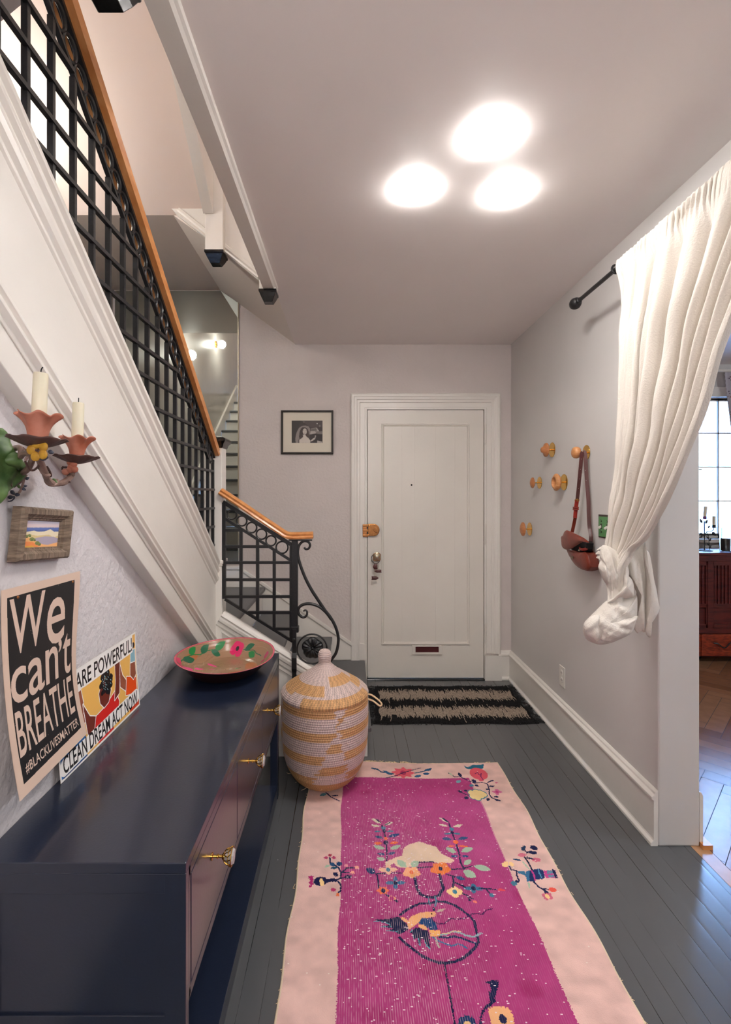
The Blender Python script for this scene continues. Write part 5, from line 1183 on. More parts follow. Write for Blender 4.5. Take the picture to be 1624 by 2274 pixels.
# silhouette edges of the hanging cloth, each as (height, depth along the wall, distance)
far=[(2.352,1.985,1.105),(2.20,1.975,1.105),(2.00,1.972,1.10),(1.80,1.975,1.10),(1.60,1.98,1.095),(1.40,1.995,1.085),(1.25,2.003,1.07),(1.12,1.985,1.06),(1.04,1.925,1.045),(0.975,1.885,1.035)]
near=[(2.352,1.13,1.10),(2.20,1.20,1.10),(2.00,1.335,1.10),(1.80,1.44,1.10),(1.60,1.532,1.095),(1.40,1.655,1.09),(1.25,1.775,1.085),(1.19,1.845,1.07),(1.10,1.87,1.05),(0.985,1.875,1.035)]
def lerpz(T,t):
    f=t*(len(T)-1); i=min(len(T)-2,int(f)); a=f-i; return Vector(T[i])*(1-a)+Vector(T[i+1])*a
zs_=[p[0] for p in far]
def smoothT(T): 
    s_=spline([Vector(p) for p in T],6); return s_
FT,NT=smoothT(far),smoothT(near)
pr_=[RNG.uniform(-0.5,0.5) for _ in range(20)]
def cl_fn(s,t):
    a=lerpz(FT,t); b_=lerpz(NT,t); q=s
    z=a[0]*(1-s)+b_[0]*s; y=a[1]*(1-s)+b_[1]*s; x=a[2]*(1-s)+b_[2]*s
    wd=abs(a[1]-b_[1]); open_=min(1,wd/0.8)
    ph=2*math.pi*(8.5*s+0.55*math.sin(5.1*s+1.0)); fade=min(1,t*5)
    amp=(0.010+0.026*fade)*(0.55+0.45*math.sin(3*s+0.7)**2)*(0.55+0.45*open_)
    w1=math.sin(ph+0.5*math.sin(3*t+s*4)); w1=math.copysign(abs(w1)**0.75,w1)
    w2=math.sin(ph*2.07+1.1+t*1.2)*0.32+math.sin(ph*3.3+t*2+2)*0.14
    off=amp*(w1+w2*(0.4+0.6*fade))
    # gathered heading over the rod
    hd=math.exp(-((t-0.03)/0.028)**2)
    hz=1.0 if t<0.05 else max(0.0,1-(t-0.05)/0.05)
    off=off*(1-0.8*hz)+hz*0.011+hd*(0.005*math.sin(2*math.pi*34*s+3*math.sin(9*s))+0.002*math.sin(2*math.pi*71*s))
    y+=hd*0.006*math.sin(2*math.pi*34*s+1.5)+amp*0.35*math.cos(ph)*fade
    off+=0.004*math.sin(40*t+11*s)*math.sin(23*s+5*t)*fade
    # the last stretch of cloth closes into a rope towards the knot
    if t>0.72: off*=1+0.9*(t-0.72)
    return Vector((x-0.008-off,y,z+0.0*hd))
pm=MB().grid(cl_fn,420,150); po=pm.build('panel','linen',cu,smooth=True,angle=180,fix=False,thick=0.0016)
cz=lambda x,y,Y: P(1280+x/8.12,1180+y/8.12,Y)
def fold(fr_,ang,amp,ph=0,sc=1.0):
    def f_(q,r):
        u_=q.x*math.cos(ang)+q.z*math.sin(ang)
        return amp*(math.sin(u_*fr_+ph+8*q.z*sc)+0.5*math.sin(u_*fr_*2.3+1.3+ph)+0.25*math.sin((q.x-q.z)*190))
    return f_
nd=(-0.25,-0.95,0)
# the hanging sack below the knot, in two lapped layers
MB().inflate([cz(x,y,1.90) for x,y in ((170,1640),(120,1720),(135,1850),(190,1950),(330,2020),(450,2040),(640,2000),(820,1920),(960,1850),(1030,1760),(1085,1560),(1100,1350),(1095,1160),(1040,1180),(960,1200),(860,1215),(740,1190),(660,1230),(560,1250),(450,1340),(350,1440),(250,1540))],nd,0.060,0.045,18,fold(62,0.9,0.0045),0.55).build('hanging_sack','linen',cu,smooth=True,angle=180)
MB().inflate([cz(x,y,1.862) for x,y in ((425,1560),(430,1700),(440,1850),(445,1960),(600,1985),(800,1920),(960,1835),(1030,1740),(1075,1620),(1110,1530),(1000,1535),(860,1560),(700,1585),(560,1590))],nd,0.034,0.02,14,fold(95,1.2,0.0035,1.0),0.6).build('sack_fold','linen',cu,smooth=True,angle=180)
MB().inflate([cz(x,y,1.868) for x,y in ((130,1720),(150,1640),(250,1540),(400,1500),(415,1560),(420,1700),(440,1800),(440,1900),(350,1995),(250,1930),(160,1830))],nd,0.030,0.02,12,fold(80,2.2,0.003,2.0),0.6).build('sack_fold','linen',cu,smooth=True,angle=180)
# twisted strand coming over the knot
MB().inflate([cz(x,y,1.885) for x,y in ((870,530),(920,580),(945,700),(940,790),(1000,860),(1035,960),(1035,1080),(1030,1180),(900,1210),(760,1200),(640,1290),(560,1280),(660,1180),(760,1070),(830,960),(830,800),(850,640))],nd,0.040,0.03,14,fold(70,0.5,0.003,0.4),0.6).build('knot_strand','linen',cu,smooth=True,angle=180)
MB().inflate([cz(x,y,1.915) for x,y in ((480,250),(700,330),(870,520),(850,700),(825,860),(790,1000),(720,1130),(650,1200),(630,1280),(590,1180),(560,1050),(545,960),(480,860),(400,650),(440,520),(425,420))],nd,0.050,0.04,14,fold(190,0.15,0.006,0.9),0.6).build('knot_strand','linen',cu,smooth=True,angle=180)
# tail of the cloth on the right of the knot
MB().inflate([cz(x,y,1.905) for x,y in ((1235,170),(1240,290),(1320,400),(1365,620),(1400,840),(1450,1060),(1485,1290),(1505,1410),(1410,1590),(1335,1710),(1345,1880),(1310,1905),(1245,1810),(1255,1560),(1262,1200),(1262,880),(1245,620),(1220,430))],nd,0.026,0.02,14,fold(60,0.1,0.003,0.2),0.6).build('tail','linen',cu,smooth=True,angle=180)
MB().inflate([cz(x,y,1.925) for x,y in ((1225,200),(1245,500),(1262,880),(1262,1300),(1255,1600),(1240,1810),(1170,1800),(1110,1835),(1055,1780),(1040,1690),(1130,1440),(1145,1330),(1110,1130),(1050,920),(930,720),(910,520),(940,420),(1080,330))],nd,0.034,0.02,14,fold(85,0.05,0.008,0.2),0.6).build('tail','linen',cu,smooth=True,angle=180)
fz=MB()
for a,b_,c in (((365,335),(470,265),(480,330)),((345,410),(410,350),(450,420)),((360,470),(420,430),(440,530))):
    pts=[cz(*a,2.04),cz(*b_,2.03),cz(*c,2.02)]; fz.inflate(pts+[(pts[2]+pts[0])/2],nd,0.006,0.006,5)
fz.build('hem_corner','linen',cu,smooth=True)
# ================================================================ WALL HOOKS
def hook(px,py,dd,knob,kd,off,label,km='woodk'):
    c=PX(px,py,XR); t=thing('coat_hook',label,'hook',tuple(c),group='wooden knob coat hooks')
    MB().lathe([(0.0001,0.0),(dd/2,0.0),(dd/2,-0.0022),(dd/2-0.001,-0.003),(0.0001,-0.003)],(c.x-0.0002,c.y,c.z),'X',40).build('brass_disc','brass',t,smooth=True,angle=30)
    MB().lathe([(0.0042,-0.002),(0.0042,-off)],(c.x,c.y,c.z),'X',16).build('pin','brass',t,smooth=True)
    MB().lathe([(r*kd/2,-off-h) for r,h in knob],(c.x,c.y,c.z),'X',48).build('knob',km,t,smooth=True,angle=50)
    return c,t
hook(1227,999,0.090,[(0.0001,-0.004),(0.5,-0.002),(0.96,0.002),(1.0,0.006),(0.94,0.012),(0.66,0.016),(0.46,0.024),(0.36,0.033),(0.22,0.038),(0.0001,0.040)],0.086,0.032,'orange wooden coat hook with a bell shaped nub, topmost at the left','woodk2')
hb,_=hook(1303,1005,0.078,[(0.0001,-0.002),(0.5,0.0),(0.86,0.006),(1.0,0.016),(0.97,0.027),(0.78,0.036),(0.45,0.040),(0.0001,0.041)],0.062,0.034,'pale round wooden coat hook holding the leather bag')
hook(1253.5,1071,0.093,[(0.0001,-0.004),(0.4,-0.003),(0.85,0.004),(1.0,0.014),(0.98,0.020),(0.72,0.030),(0.60,0.030),(0.46,0.018),(0.2,0.013),(0.0001,0.012)],0.100,0.030,'wide wooden coat hook shaped like a hollow cup')
hook(1199,1072,0.077,[(0.0001,-0.004),(0.7,-0.001),(1.0,0.005),(0.92,0.011),(0.5,0.018),(0.0001,0.021)],0.070,0.040,'small lens shaped wooden coat hook at middle left','woodk2')
hook(1177,1175,0.090,[(0.0001,-0.002),(0.8,0.0),(1.0,0.005),(0.97,0.011),(0.6,0.020),(0.0001,0.025)],0.095,0.040,'flat round orange coat hook, lowest of the five','woodk2')
# ================================================================ LEATHER BAG
z1=lambda x,y: (1220+x/6.892,960+y/6.892)
bg_=thing('handbag','brown leather saddle bag with flap open hanging by its strap from a hook','bag',(1.19,2.5,1.03))
bp=lambda x,y,X: PX(*z1(x,y),X)
XFt=1.165
fo_=[(268,1790),(300,1870),(345,1950),(400,2020),(450,2062),(510,2095),(560,2108),(600,2098),(622,2050),(612,1980),(590,1900),(560,1850),(535,1832)]
fpts=[bp(x,y,XFt) for x,y in fo_]
back=[p+Vector((0.052,0.012,-0.002)) for p in fpts]
MB().inflate(fpts+[bp(470,1838,XFt),bp(390,1822,XFt),bp(335,1800,XFt)],(-1,0,0),0.012,0.004,8,None,0.5).build('front_panel','leather',bg_,smooth=True,angle=60)
gus=MB(); n_=len(fpts)
ring=[]
for j in range(6):
    f=j/5
    for i,(a,b_) in enumerate(zip(fpts,back)): ring.append(a.lerp(b_,f)+Vector((0,0,-0.004*math.sin(math.pi*f))))
gus.v=[tuple(p) for p in ring]; gus.f=[(j*n_+i,j*n_+i+1,(j+1)*n_+i+1,(j+1)*n_+i) for j in range(5) for i in range(n_-1)]
gus.build('gusset','leather',bg_,smooth=True,thick=0.0025,fix=False)
MB().prism([p+Vector((0.050,0.010,0)) for p in fpts]+[bp(600,1700,XFt+0.05),bp(500,1640,XFt+0.05),bp(340,1700,XFt+0.05)],(0.003,0,0)).build('back_panel','leather',bg_)
MB().prism([bp(x,y,XFt+0.006) for x,y in ((330,1790),(400,1815),(460,1832),(535,1822),(560,1790),(570,1700),(540,1668),(430,1720))],(0.036,0,0)).build('opening_shade','cavity',bg_)  # solid near-black block painting the shade inside the open bag
MB().tube(spline([bp(465,1765,XFt-0.002),bp(480,1790,XFt-0.003),bp(520,1795,XFt-0.002),bp(570,1780,XFt+0.01),bp(600,1740,XFt+0.03),bp(585,1720,XFt+0.045)],6),0.0035,8,flat=2.0).build('inner_edge','leather_r',bg_,smooth=True)
# flap folded open over the front
flo=[(272,1500),(235,1525),(212,1580),(186,1600),(185,1640),(190,1700),(198,1750),(230,1785),(275,1797),(340,1783),(420,1735),(500,1685),(560,1662),(610,1690),(590,1660),(520,1612),(430,1566),(350,1530)]
MB().inflate([bp(x,y,XFt-0.020) for x,y in flo],(-1,0,0.35),0.014,0.002,8,None,0.5).build('flap','leather_r' if False else 'leather',bg_,smooth=True,angle=60)
MB().ball(bp(458,1808,XFt-0.006),0.005,10).build('stud','silver',bg_,smooth=True)
MB().tube([bp(325,1905,XFt-0.014),bp(340,1925,XFt-0.016),bp(365,1900,XFt-0.015),bp(355,1935,XFt-0.015)],0.0025,6).build('clasp','silver',bg_,smooth=True)
def strap(pts,w,m,name='strap',X0=1.195,par=bg_):
    p=spline([bp(x,y,X0+dx) for x,y,dx in pts],8); return MB().tube(p,w,8,flat=0.12,up=(-0.45,-0.9,0)).build(name,m,par,smooth=True,angle=50)
strap([(515,300,-0.006),(500,330,-0.008),(490,420,-0.006),(478,560,-0.004),(462,720,-0.002),(447,880,0.0),(430,1030,0.0),(418,1120,0.002)],0.0088,'leather_d')
strap([(425,1040,-0.004),(412,1150,-0.003),(400,1260,-0.002),(396,1310,-0.002)],0.0092,'leather_r','strap_tip')
strap([(402,1290,0.002),(380,1400,0.003),(352,1530,0.0)],0.0084,'leather','strap')
strap([(520,300,0.004),(545,310,0.010),(560,420,0.012),(566,560,0.014),(575,720,0.016),(590,900,0.018),(602,1080,0.020),(606,1250,0.020),(618,1450,0.020),(640,1610,0.016),(625,1760,0.012)],0.0090,'leather_d')
MB().tube([bp(x,y,1.187) for x,y in ((370,1150),(445,1150),(447,1180),(368,1180))],0.0038,6,closed=True).build('keeper','leather_r',bg_,smooth=True)
MB().tube([bp(x,y,1.187) for x,y in ((395,1028),(462,1030),(460,1052),(393,1048))],0.0016,6,closed=True).tube([bp(428,1012,1.184),bp(430,1048,1.184)],0.0015,6).build('buckle','brass',bg_)
sd=MB()
for x,y in ((494,410),(480,566),(467,713),(450,860)): sd.ball(bp(x,y,1.1885),0.0012,6)
for x,y in ((556,583),(566,735)): sd.ball(bp(x,y,1.205),0.0012,6)
sd.build('strap_holes','plate',bg_)['kind']='stuff'
# ================================================================ SWITCH AND OUTLET
sw=thing('light_switch','green light switch plate in a bronze surround half behind the curtain','switch',tuple(PX(1342,1190,XR)))
a=PX(1331,1142,XR); b_=PX(1331,1193,XR); y1=a.y; y0=y1-0.118; z1_,z0_=a.z,b_.z
MB().box(XR-0.004,y0,z0_,XR,y1,z1_).build('surround','darkm',sw,bevel=0.0015)
MB().box(XR-0.0055,y0+0.006,z0_+0.006,XR-0.004,y1-0.006,z1_-0.010).build('plate','green',sw,bevel=0.0005)
for yy in (y1-0.031,y0+0.031):
    MB().box(XR-0.007,yy-0.006,(z0_+z1_)/2-0.013,XR-0.005,yy+0.006,(z0_+z1_)/2+0.013).build('toggle_frame','darkm',sw)
    MB().bar((XR-0.005,yy,(z0_+z1_)/2),(XR-0.020,yy,(z0_+z1_)/2-0.010),0.006,0.010).build('toggle','plate',sw,bevel=0.001)
    for zz_ in (0.026,-0.026):
        MB().tube([(XR-0.006,yy+0.0045*math.sin(t*2.2),(z0_+z1_)/2+zz_+0.006*math.cos(t)) for t in np.linspace(0,math.pi*1.6,14)],0.0009,5).build('scroll_ornament','darkm',sw)
ot=PX(1250,1502,XR); ou=thing('outlet','white wall outlet above the right baseboard','outlet',tuple(ot))
MB().box(XR-0.005,ot.y-0.035,ot.z-0.058,XR,ot.y+0.035,ot.z+0.058).build('plate','plate',ou,bevel=0.002)
for s_ in (0.021,-0.021):
    so=MB().lathe([(0.0001,-0.0065),(0.0155,-0.0065),(0.017,-0.005)],(XR,ot.y,ot.z+s_),'X',24).build('socket','white',ou,smooth=True,angle=30)
    MB().box(XR-0.0072,ot.y-0.007,ot.z+s_-0.004,XR-0.006,ot.y-0.0045,ot.z+s_+0.005).box(XR-0.0072,ot.y+0.0045,ot.z+s_-0.004,XR-0.006,ot.y+0.007,ot.z+s_+0.005).build('slot','gap',so)
# ================================================================ PARLOR: window, curtain, chest, candles
wn=MB(); y=YP+0.05; gx=0.238; gz=0.318
for k in range(8):
    x=PX0+k*gx; w_=0.030 if k in (0,7) else 0.012; wn.box(x-w_/2,y,PZ0,x+w_/2,y+0.03,PZ1)
for k in range(5):
    z=PZ1-0.012-k*gz; wn.box(PX0,y,z-0.006,PX1,y+0.03,z+0.006)
wn.box(PX0,y,PZ0,PX1,y+0.035,PZ0+0.045); wn.box(PX0,y,PZ1-0.03,PX1,y+0.035,PZ1)
wn.box(PX0-0.09,YP-0.018,PZ0-0.05,PX0,YP,PZ1+0.09); wn.box(PX1,YP-0.018,PZ0-0.05,PX1+0.09,YP,PZ1+0.09); wn.box(PX0,YP-0.02,PZ1,PX1,YP,PZ1+0.09); wn.box(PX0-0.09,YP-0.07,PZ0-0.03,PX1+0.09,YP+0.05,PZ0)
w1=wn.build('window_1','white'); struct(w1)
MB().box(PX0,y+0.013,PZ0,PX1,y+0.017,PZ1).build('pane','glass',w1)
lt=MB().box(PX0+0.012,y-0.012,PZ0+0.62,PX0+0.026,y,PZ0+0.67).box(PX0+0.02,y-0.02,PZ0+0.64,PX0+0.07,y-0.012,PZ0+0.65).build('latch','darkm',w1)
# dotted voile panel beside it
vc=Canvas(np.linspace(0,1,200),np.linspace(0,1,260),(226,222,232)); 
for k in range(1500): vc.ell(RNG.uniform(0,1),RNG.uniform(0,1),0.006,0.0035,random.choice([(96,80,110),(150,110,120),(190,130,120)]))
for k in range(40): vc.poly([(0.0,k/40),(0.03,k/40),(0.03,k/40+0.012),(0,k/40+0.012)],(60,60,90))
vo=vc.mesh('voile_curtain',lambda gx_,gy_:(3.42+0.20*np.clip(gy_,0,1)**1.2+0.55*gx_*(1-0.25*gy_)-0.02,4.44+0.025*np.sin(gx_*28)+0*gy_,2.52-1.45*gy_),'dots'); tag(vo,'dotted sheer curtain hanging beside the bright parlor window','curtain'); recenter(vo)
vr=MB().tube([(3.2,4.44,2.53),(4.7,4.44,2.53)],0.012,10).build('curtain_rod','white',smooth=True); tag(vr,'thin white rod above the parlor window','curtain rod'); recenter(vr)
# chest
QX0,QX1,QY0,QY1,QZ=2.72,4.25,4.075,4.475,0.924
qc=thing('sideboard','dark red wooden sideboard with slatted doors under the parlor window','sideboard',((QX0+QX1)/2,4.28,0))
MB().box(QX0,QY0,QZ-0.022,QX1,QY1,QZ).build('chest_top','redwood',qc,bevel=0.004)
bx=MB(); bx.box(QX0+0.02,QY0+0.03,0.07,QX1-0.02,QY1,QZ-0.022); bx.build('carcass','redwood',qc)
fr_=MB(); px4=lambda x:(x-775)*4.08/F; pz4=lambda y:H+(VY-y)*4.08/F
zt,zm1,zm2,zd=QZ-0.022,pz4(1257),pz4(1344),pz4(1407)
fr_.box(QX0+0.02,QY0+0.01,pz4(1247),QX1-0.02,QY0+0.03,zt)
fr_.box(QX0+0.02,QY0+0.008,pz4(1407),QX1-0.02,QY0+0.03,pz4(1395)); fr_.box(QX0+0.02,QY0+0.006,0.06,QX1-0.02,QY0+0.03,pz4(1459))
for k in range(-1,5): 
    x=px4(1579)+k*0.36
    if QX0+0.02<x<QX1-0.04: fr_.box(x-0.02,QY0+0.008,pz4(1395),x+0.022,QY0+0.03,pz4(1247))
fr_.build('face_frame','redwood',qc,bevel=0.002)
for k in range(-1,4):
    xa_=px4(1579)+k*0.36+0.022; xb_=xa_+0.36-0.042; xa_=max(xa_,QX0+0.03); xb_=min(xb_,QX1-0.03)
    if xb_-xa_<0.1: continue
    dd_=MB(); za,zb2=pz4(1395),pz4(1247)
    dd_.box(xa_,QY0+0.014,zb2-0.012-0.022,xb_,QY0+0.03,zb2-0.0); dd_.box(xa_,QY0+0.014,za,xb_,QY0+0.03,za+0.03); dd_.box(xa_,QY0+0.014,zm2-0.022,xb_,QY0+0.03,zm2+0.008)
    dd_.box(xa_,QY0+0.014,za,xa_+0.012,QY0+0.03,zb2); dd_.box(xb_-0.012,QY0+0.014,za,xb_,QY0+0.03,zb2)
    do=dd_.build('door','redwood',qc,bevel=0.0015)
    x=xa_+0.026
    while x<xb_-0.018:
        MB().box(x-0.0065,QY0+0.018,zm2+0.004,x+0.0065,QY0+0.029,zb2-0.03).build('slat','redwood',do,bevel=0.003); x+=0.030
for k in range(2):
    xa_=QX0+0.03+k*0.75; xb_=xa_+0.73
    if k==0: xb_=px4(1557); 
    else: xa_=px4(1558.5); xb_=QX1-0.03
    dw=MB().box(xa_,QY0+0.004,pz4(1457),xb_,QY0+0.03,pz4(1409)).build('drawer','redwood2',qc,bevel=0.004)
    xm=px4(1605) if k else (xa_+xb_)/2
    MB().tube(spline([(xm-0.075,QY0+0.002,pz4(1428)),(xm-0.06,QY0-0.004,pz4(1428)),(xm-0.045,QY0-0.012,pz4(1429)),(xm-0.02,QY0-0.018,pz4(1435)),(xm+0.0,QY0-0.018,pz4(1437)),(xm+0.02,QY0-0.018,pz4(1434)),(xm+0.05,QY0-0.010,pz4(1427)),(xm+0.075,QY0+0.002,pz4(1427))],5),0.005,8).build('handle','iron',dw,smooth=True)
for x0 in (QX0+0.02,QX1-0.07): 
    for y0_ in (QY0+0.03,QY1-0.05): MB().box(x0,y0_,0,x0+0.05,y0_+0.05,0.07).build('foot','redwood',qc)
# iron candelabra with leaves
yc_=4.22; k4=yc_/F; c6=lambda x,y: P(1540+x/5.416,820+y/5.416,yc_)
base=Vector((c6(140,0).x,yc_,QZ))
cd=thing('candelabra','dark iron branch candelabra with leaves and two short candles on the sideboard','candle holder',tuple(base))
MB().tube([base+Vector((0.055*math.cos(t),0.055*math.sin(t),0.005)) for t in np.linspace(0,2*math.pi,25)[:-1]],0.004,8,closed=True).tube([base+Vector((-0.055,0,0.005)),base+Vector((0.055,0,0.005))],0.004,8).build('base_ring','iron',cd,smooth=True)
zz6=lambda x,y: Vector((c6(x,0).x,yc_,QZ+(2190-y)/5.416*k4))
MB().tube([zz6(137,2180),zz6(137,1990),zz6(135,1830)],0.0042,8).build('stem','iron',cd,smooth=True)
MB().tube(spline([zz6(137,2010),zz6(165,1960),zz6(205,1955),zz6(240,1940),zz6(248,1915)],5),0.0036,8).build('arm','iron',cd,smooth=True)
MB().tube(spline([zz6(137,2030),zz6(115,1990),zz6(90,1970)],4),0.003,8).build('arm','iron',cd,smooth=True)
MB().tube(spline([zz6(160,1955),zz6(185,2020),zz6(190,2100),zz6(195,2180)],5),0.0026,8).build('vine','iron',cd,smooth=True)
for (x,y,a,L) in ((95,1830,1.9,0.04),(160,1840,1.0,0.04),(250,1985,-0.6,0.05),(100,1990,2.6,0.035),(175,2030,2.2,0.03),(205,2055,0.9,0.03),(180,2110,2.3,0.03),(203,2140,0.8,0.03),(190,1900,0.6,0.03),(95,2020,3.6,0.03)):
    p0=zz6(x,y); d2=Vector((math.cos(a),0.15,math.sin(a))); n2_=Vector((-math.sin(a),0,math.cos(a)))
    MB().inflate([p0-d2*L/2,p0-d2*L*0.15+n2_*L*0.28,p0+d2*L*0.25+n2_*L*0.2,p0+d2*L*0.55,p0+d2*L*0.2-n2_*L*0.2,p0-d2*L*0.2-n2_*L*0.26],(0,-1,0),0.003,0.003,4).build('leaf','iron',cd,smooth=True)
for x,y,nm in ((140,1812,0),(250,1915,1)):
    p0=zz6(x,y); MB().lathe([(0.0001,0),(0.022,0.004),(0.028,0.007),(0.014,0.009),(0.013,0.028),(0.0001,0.028)],tuple(p0),'Z',20).build('candle_cup','purple' if not nm else 'iron',cd,smooth=True)
    c9=thing('candle','short white candle in the '+('taller left' if not nm else 'lower right')+' cup of the iron candelabra','candle',tuple(p0+Vector((0,0,0.028))))
    h9=0.085 if not nm else 0.075
    tilt=0.008 if not nm else 0
    MB().tube([p0+Vector((0,0,0.028)),p0+Vector((tilt,0,0.028+h9))],0.0125,16).build('wax','candle',c9,smooth=True,angle=40)
    MB().tube([p0+Vector((tilt,0,0.028+h9)),p0+Vector((tilt,0,0.038+h9))],0.0008,5).build('wick','gap',c9)
jc=P(1540+388/5.416,1200,4.2); jx=jc.x
jr=thing('candle_jar','white candle in a clear glass cylinder on the sideboard','candle',(jx,4.2,QZ))
MB().lathe([(0.0001,0.0),(0.040,0.0),(0.042,0.003),(0.042,0.20),(0.039,0.20),(0.039,0.006),(0.0001,0.006)],(jx,4.2,QZ+0.0008),'Z',32).build('glass_cylinder','glass',jr,smooth=True,angle=40)
MB().lathe([(0.0001,0.0),(0.034,0.0),(0.035,0.004),(0.035,0.105),(0.0001,0.102)],(jx,4.2,QZ+0.0075),'Z',24).build('wax','candle',jr,smooth=True,angle=40)
# outside the window: a pale house front, bare tree
hs=thing('house','pale house front across the street seen through the parlor window','house',(11,16,-2))
MB().box(8.5,16,-2,16,17,5.0).build('facade','snow',hs)
for z in (0.2,2.4): MB().box(11.0,15.9,z,11.9,16.01,z+1.3).build('window','leafd',hs)
tre=thing('bare_tree','leafless tree outside the parlor window','tree',(9.6,12,-2))
def branch(mb,p,d,L,r,n):
    q=p+d*L; mb.tube([p,(p+q)/2+Vector((RNG.normal(0,L*0.05),0,RNG.normal(0,L*0.05))),q],[r,r*0.8,r*0.6],6)
    if n==0: return
    for k in range(3): branch(mb,q,(d+Vector((RNG.normal(0,0.5),RNG.normal(0,0.3),RNG.normal(0.15,0.35)))).normalized(),L*0.72,r*0.6,n-1)
tb_=MB(); branch(tb_,Vector((9.0,12,-2)),Vector((0.02,0,1)),3.0,0.09,4); tb_.build('trunk','bark',tre,smooth=True)
# ================================================================ TIN FLOWER SCONCE
s3=lambda x,y,Y: P(x/6.496,900+y/6.496,Y)
sc_=thing('candle_sconce','painted tin wall sconce with green leaves, a yellow flower and two candle cups','sconce',(XL,1.02,1.38))
def X3(x,y,X): return PX(x/6.496,900+y/6.496,X)
# big green leaf against the wall
lo_=[(10,325),(60,350),(110,410),(128,455),(90,500),(130,590),(175,660),(220,760),(300,860),(340,960),(330,1060),(240,1150),(140,1230),(60,1310),(20,1400),(-60,1440),(-200,1300),(-260,1000),(-220,700),(-140,450),(-60,350)]
rip=lambda q,r: 0.006*math.sin(q.z*70+q.y*30)+0.004*math.sin(q.y*120)
MB().inflate([X3(x,y,-0.705) for x,y in lo_],(1,0,0),0.014,0.006,14,rip,0.6).build('big_leaf','leafg',sc_,smooth=True,angle=70)
MB().inflate([X3(x,y,-0.69) for x,y in ((95,850),(70,790),(110,700),(180,660),(250,700),(300,780),(360,860),(340,930),(260,940),(180,900))],(1,-0.3,0),0.010,0.004,10,rip,0.6).build('leaf','leafg',sc_,smooth=True,angle=70)
YA,YB2=0.955,1.175
def s3i(x,y,t): return s3(x,y,YA+(YB2-YA)*t)
def arm(pts,r,m='vine',name='arm'): return MB().tube(spline([s3i(*p) for p in pts],7),r,9).build(name,m,sc_,smooth=True)
arm([(170,700,0.6),(200,630,0.4),(260,610,0.3),(300,640,0.2),(300,740,0.2),(330,700,0.15),(400,690,0.1),(470,700,0.05),(520,640,0.0),(540,590,0.0),(545,560,0.0)],0.0058)
arm([(90,800,0.7),(150,700,0.6),(240,620,0.4),(320,630,0.3)],0.005)
arm([(235,975,0.7),(300,985,0.5),(380,940,0.3),(440,850,0.2),(470,760,0.1),(480,700,0.05)],0.0062)
arm([(560,760,0.05),(610,880,0.15),(650,980,0.25),(690,1070,0.4),(770,1130,0.6),(880,1120,0.8),(960,1080,0.9),(1020,1030,1.0),(1045,960,1.0),(1050,860,1.0)],0.0066)
tw_=[]
for k in range(60):
    t=k/59; 
    P0=spline([s3i(*p) for p in [(590,780,0.1),(640,930,0.2),(680,1060,0.4),(770,1120,0.6),(880,1110,0.8),(1000,1050,1.0),(1050,960,1.0)]],10); q=P0[int(t*(len(P0)-1))]
    tw_.append(q+Vector((0.0065*math.cos(t*24),0.0,0.0065*math.sin(t*24))))
MB().tube(tw_,0.0038,8).build('vine_wrap','vine',sc_,smooth=True)
arm([(900,890,1.0),(925,895,1.0),(970,900,1.0),(1000,960,1.0),(980,985,1.0),(935,975,1.0),(900,930,1.0),(900,890,1.0)],0.0022,'rust','tendril')
arm([(370,800,0.1),(385,760,0.1),(430,740,0.1)],0.003,'vine','tendril'); arm([(365,810,0.1),(400,880,0.15),(440,930,0.2),(490,935,0.2),(545,890,0.1),(560,860,0.1)],0.0022,'rust','tendril')
arm([(985,1105,0.9),(1015,1108,0.9)],0.0016,'rust','tendril'); arm([(680,890,0.2),(720,960,0.3),(735,1020,0.35),(700,1010,0.35)],0.0022,'rust','tendril')
arm([(200,1180,0.7),(300,1110,0.6),(350,1020,0.5)],0.0022,'vine','sprig'); arm([(270,1270,0.6),(310,1200,0.6),(350,1060,0.5),(385,1000,0.5)],0.0026,'vine','sprig')
arm([(100,1385,0.6),(160,1380,0.6),(205,1340,0.6),(200,1310,0.6)],0.0016,'leafd','sprig')
def cup(cx_,cy_,s,Y,tilt,wr,lab,ch_,rr_,bend):
    """petal cup on a scalloped pan; cx,cy = picture position of the cup foot"""
    c=s3(cx_,cy_,Y); ax=Vector((tilt,0,1)).normalized(); rx_=Vector((1,0,-tilt)).normalized(); ry_=Vector((0,1,0))
    def at_(r,a,h): return c+rx_*(r*math.cos(a))+ry_*(r*math.sin(a))+ax*h
    mb=MB()
    def cf(u_,v_):
        a=u_*2*math.pi; r=(0.016+0.006*v_+0.016*v_**3)*s; h=(0.046*v_)*s; fl_=1+0.13*v_**2*math.sin(6*a); h+=0.004*v_**2*math.cos(6*a)*s
        return at_(r*fl_,a,h)
    mb.grid(cf,72,14); mb.build('petal_cup','copper',sc_,smooth=True,thick=0.0012,angle=90,fix=True)
    mb=MB()
    def pf_(u_,v_):
        a=u_*2*math.pi; r=0.052*s*v_*(1+0.03*math.sin(16*a)*v_); h=-0.001+(-0.020+0.020*v_**1.6)*s+0.0015*math.sin(8*a)*v_**3
        return at_(r,a,h)
    mb.grid(pf_,96,10); mb.build('drip_pan','rust',sc_,smooth=True,thick=0.0014,angle=90)
    cd_=thing('candle',lab,'candle',tuple(c+ax*0.004)); b0_=c+ax*0.004; L=ch_
    MB().tube([b0_,b0_+ax*L*0.97,b0_+ax*L],[rr_,rr_*0.97,rr_*0.9],24).build('wax','candle',cd_,smooth=True,angle=35)
    w0=b0_+ax*L; MB().tube(spline([w0-ax*0.004,w0+ax*0.006,w0+ax*0.012+Vector((bend,0,0.0))],4),0.0012,6).build('wick','gap',cd_)
    return c
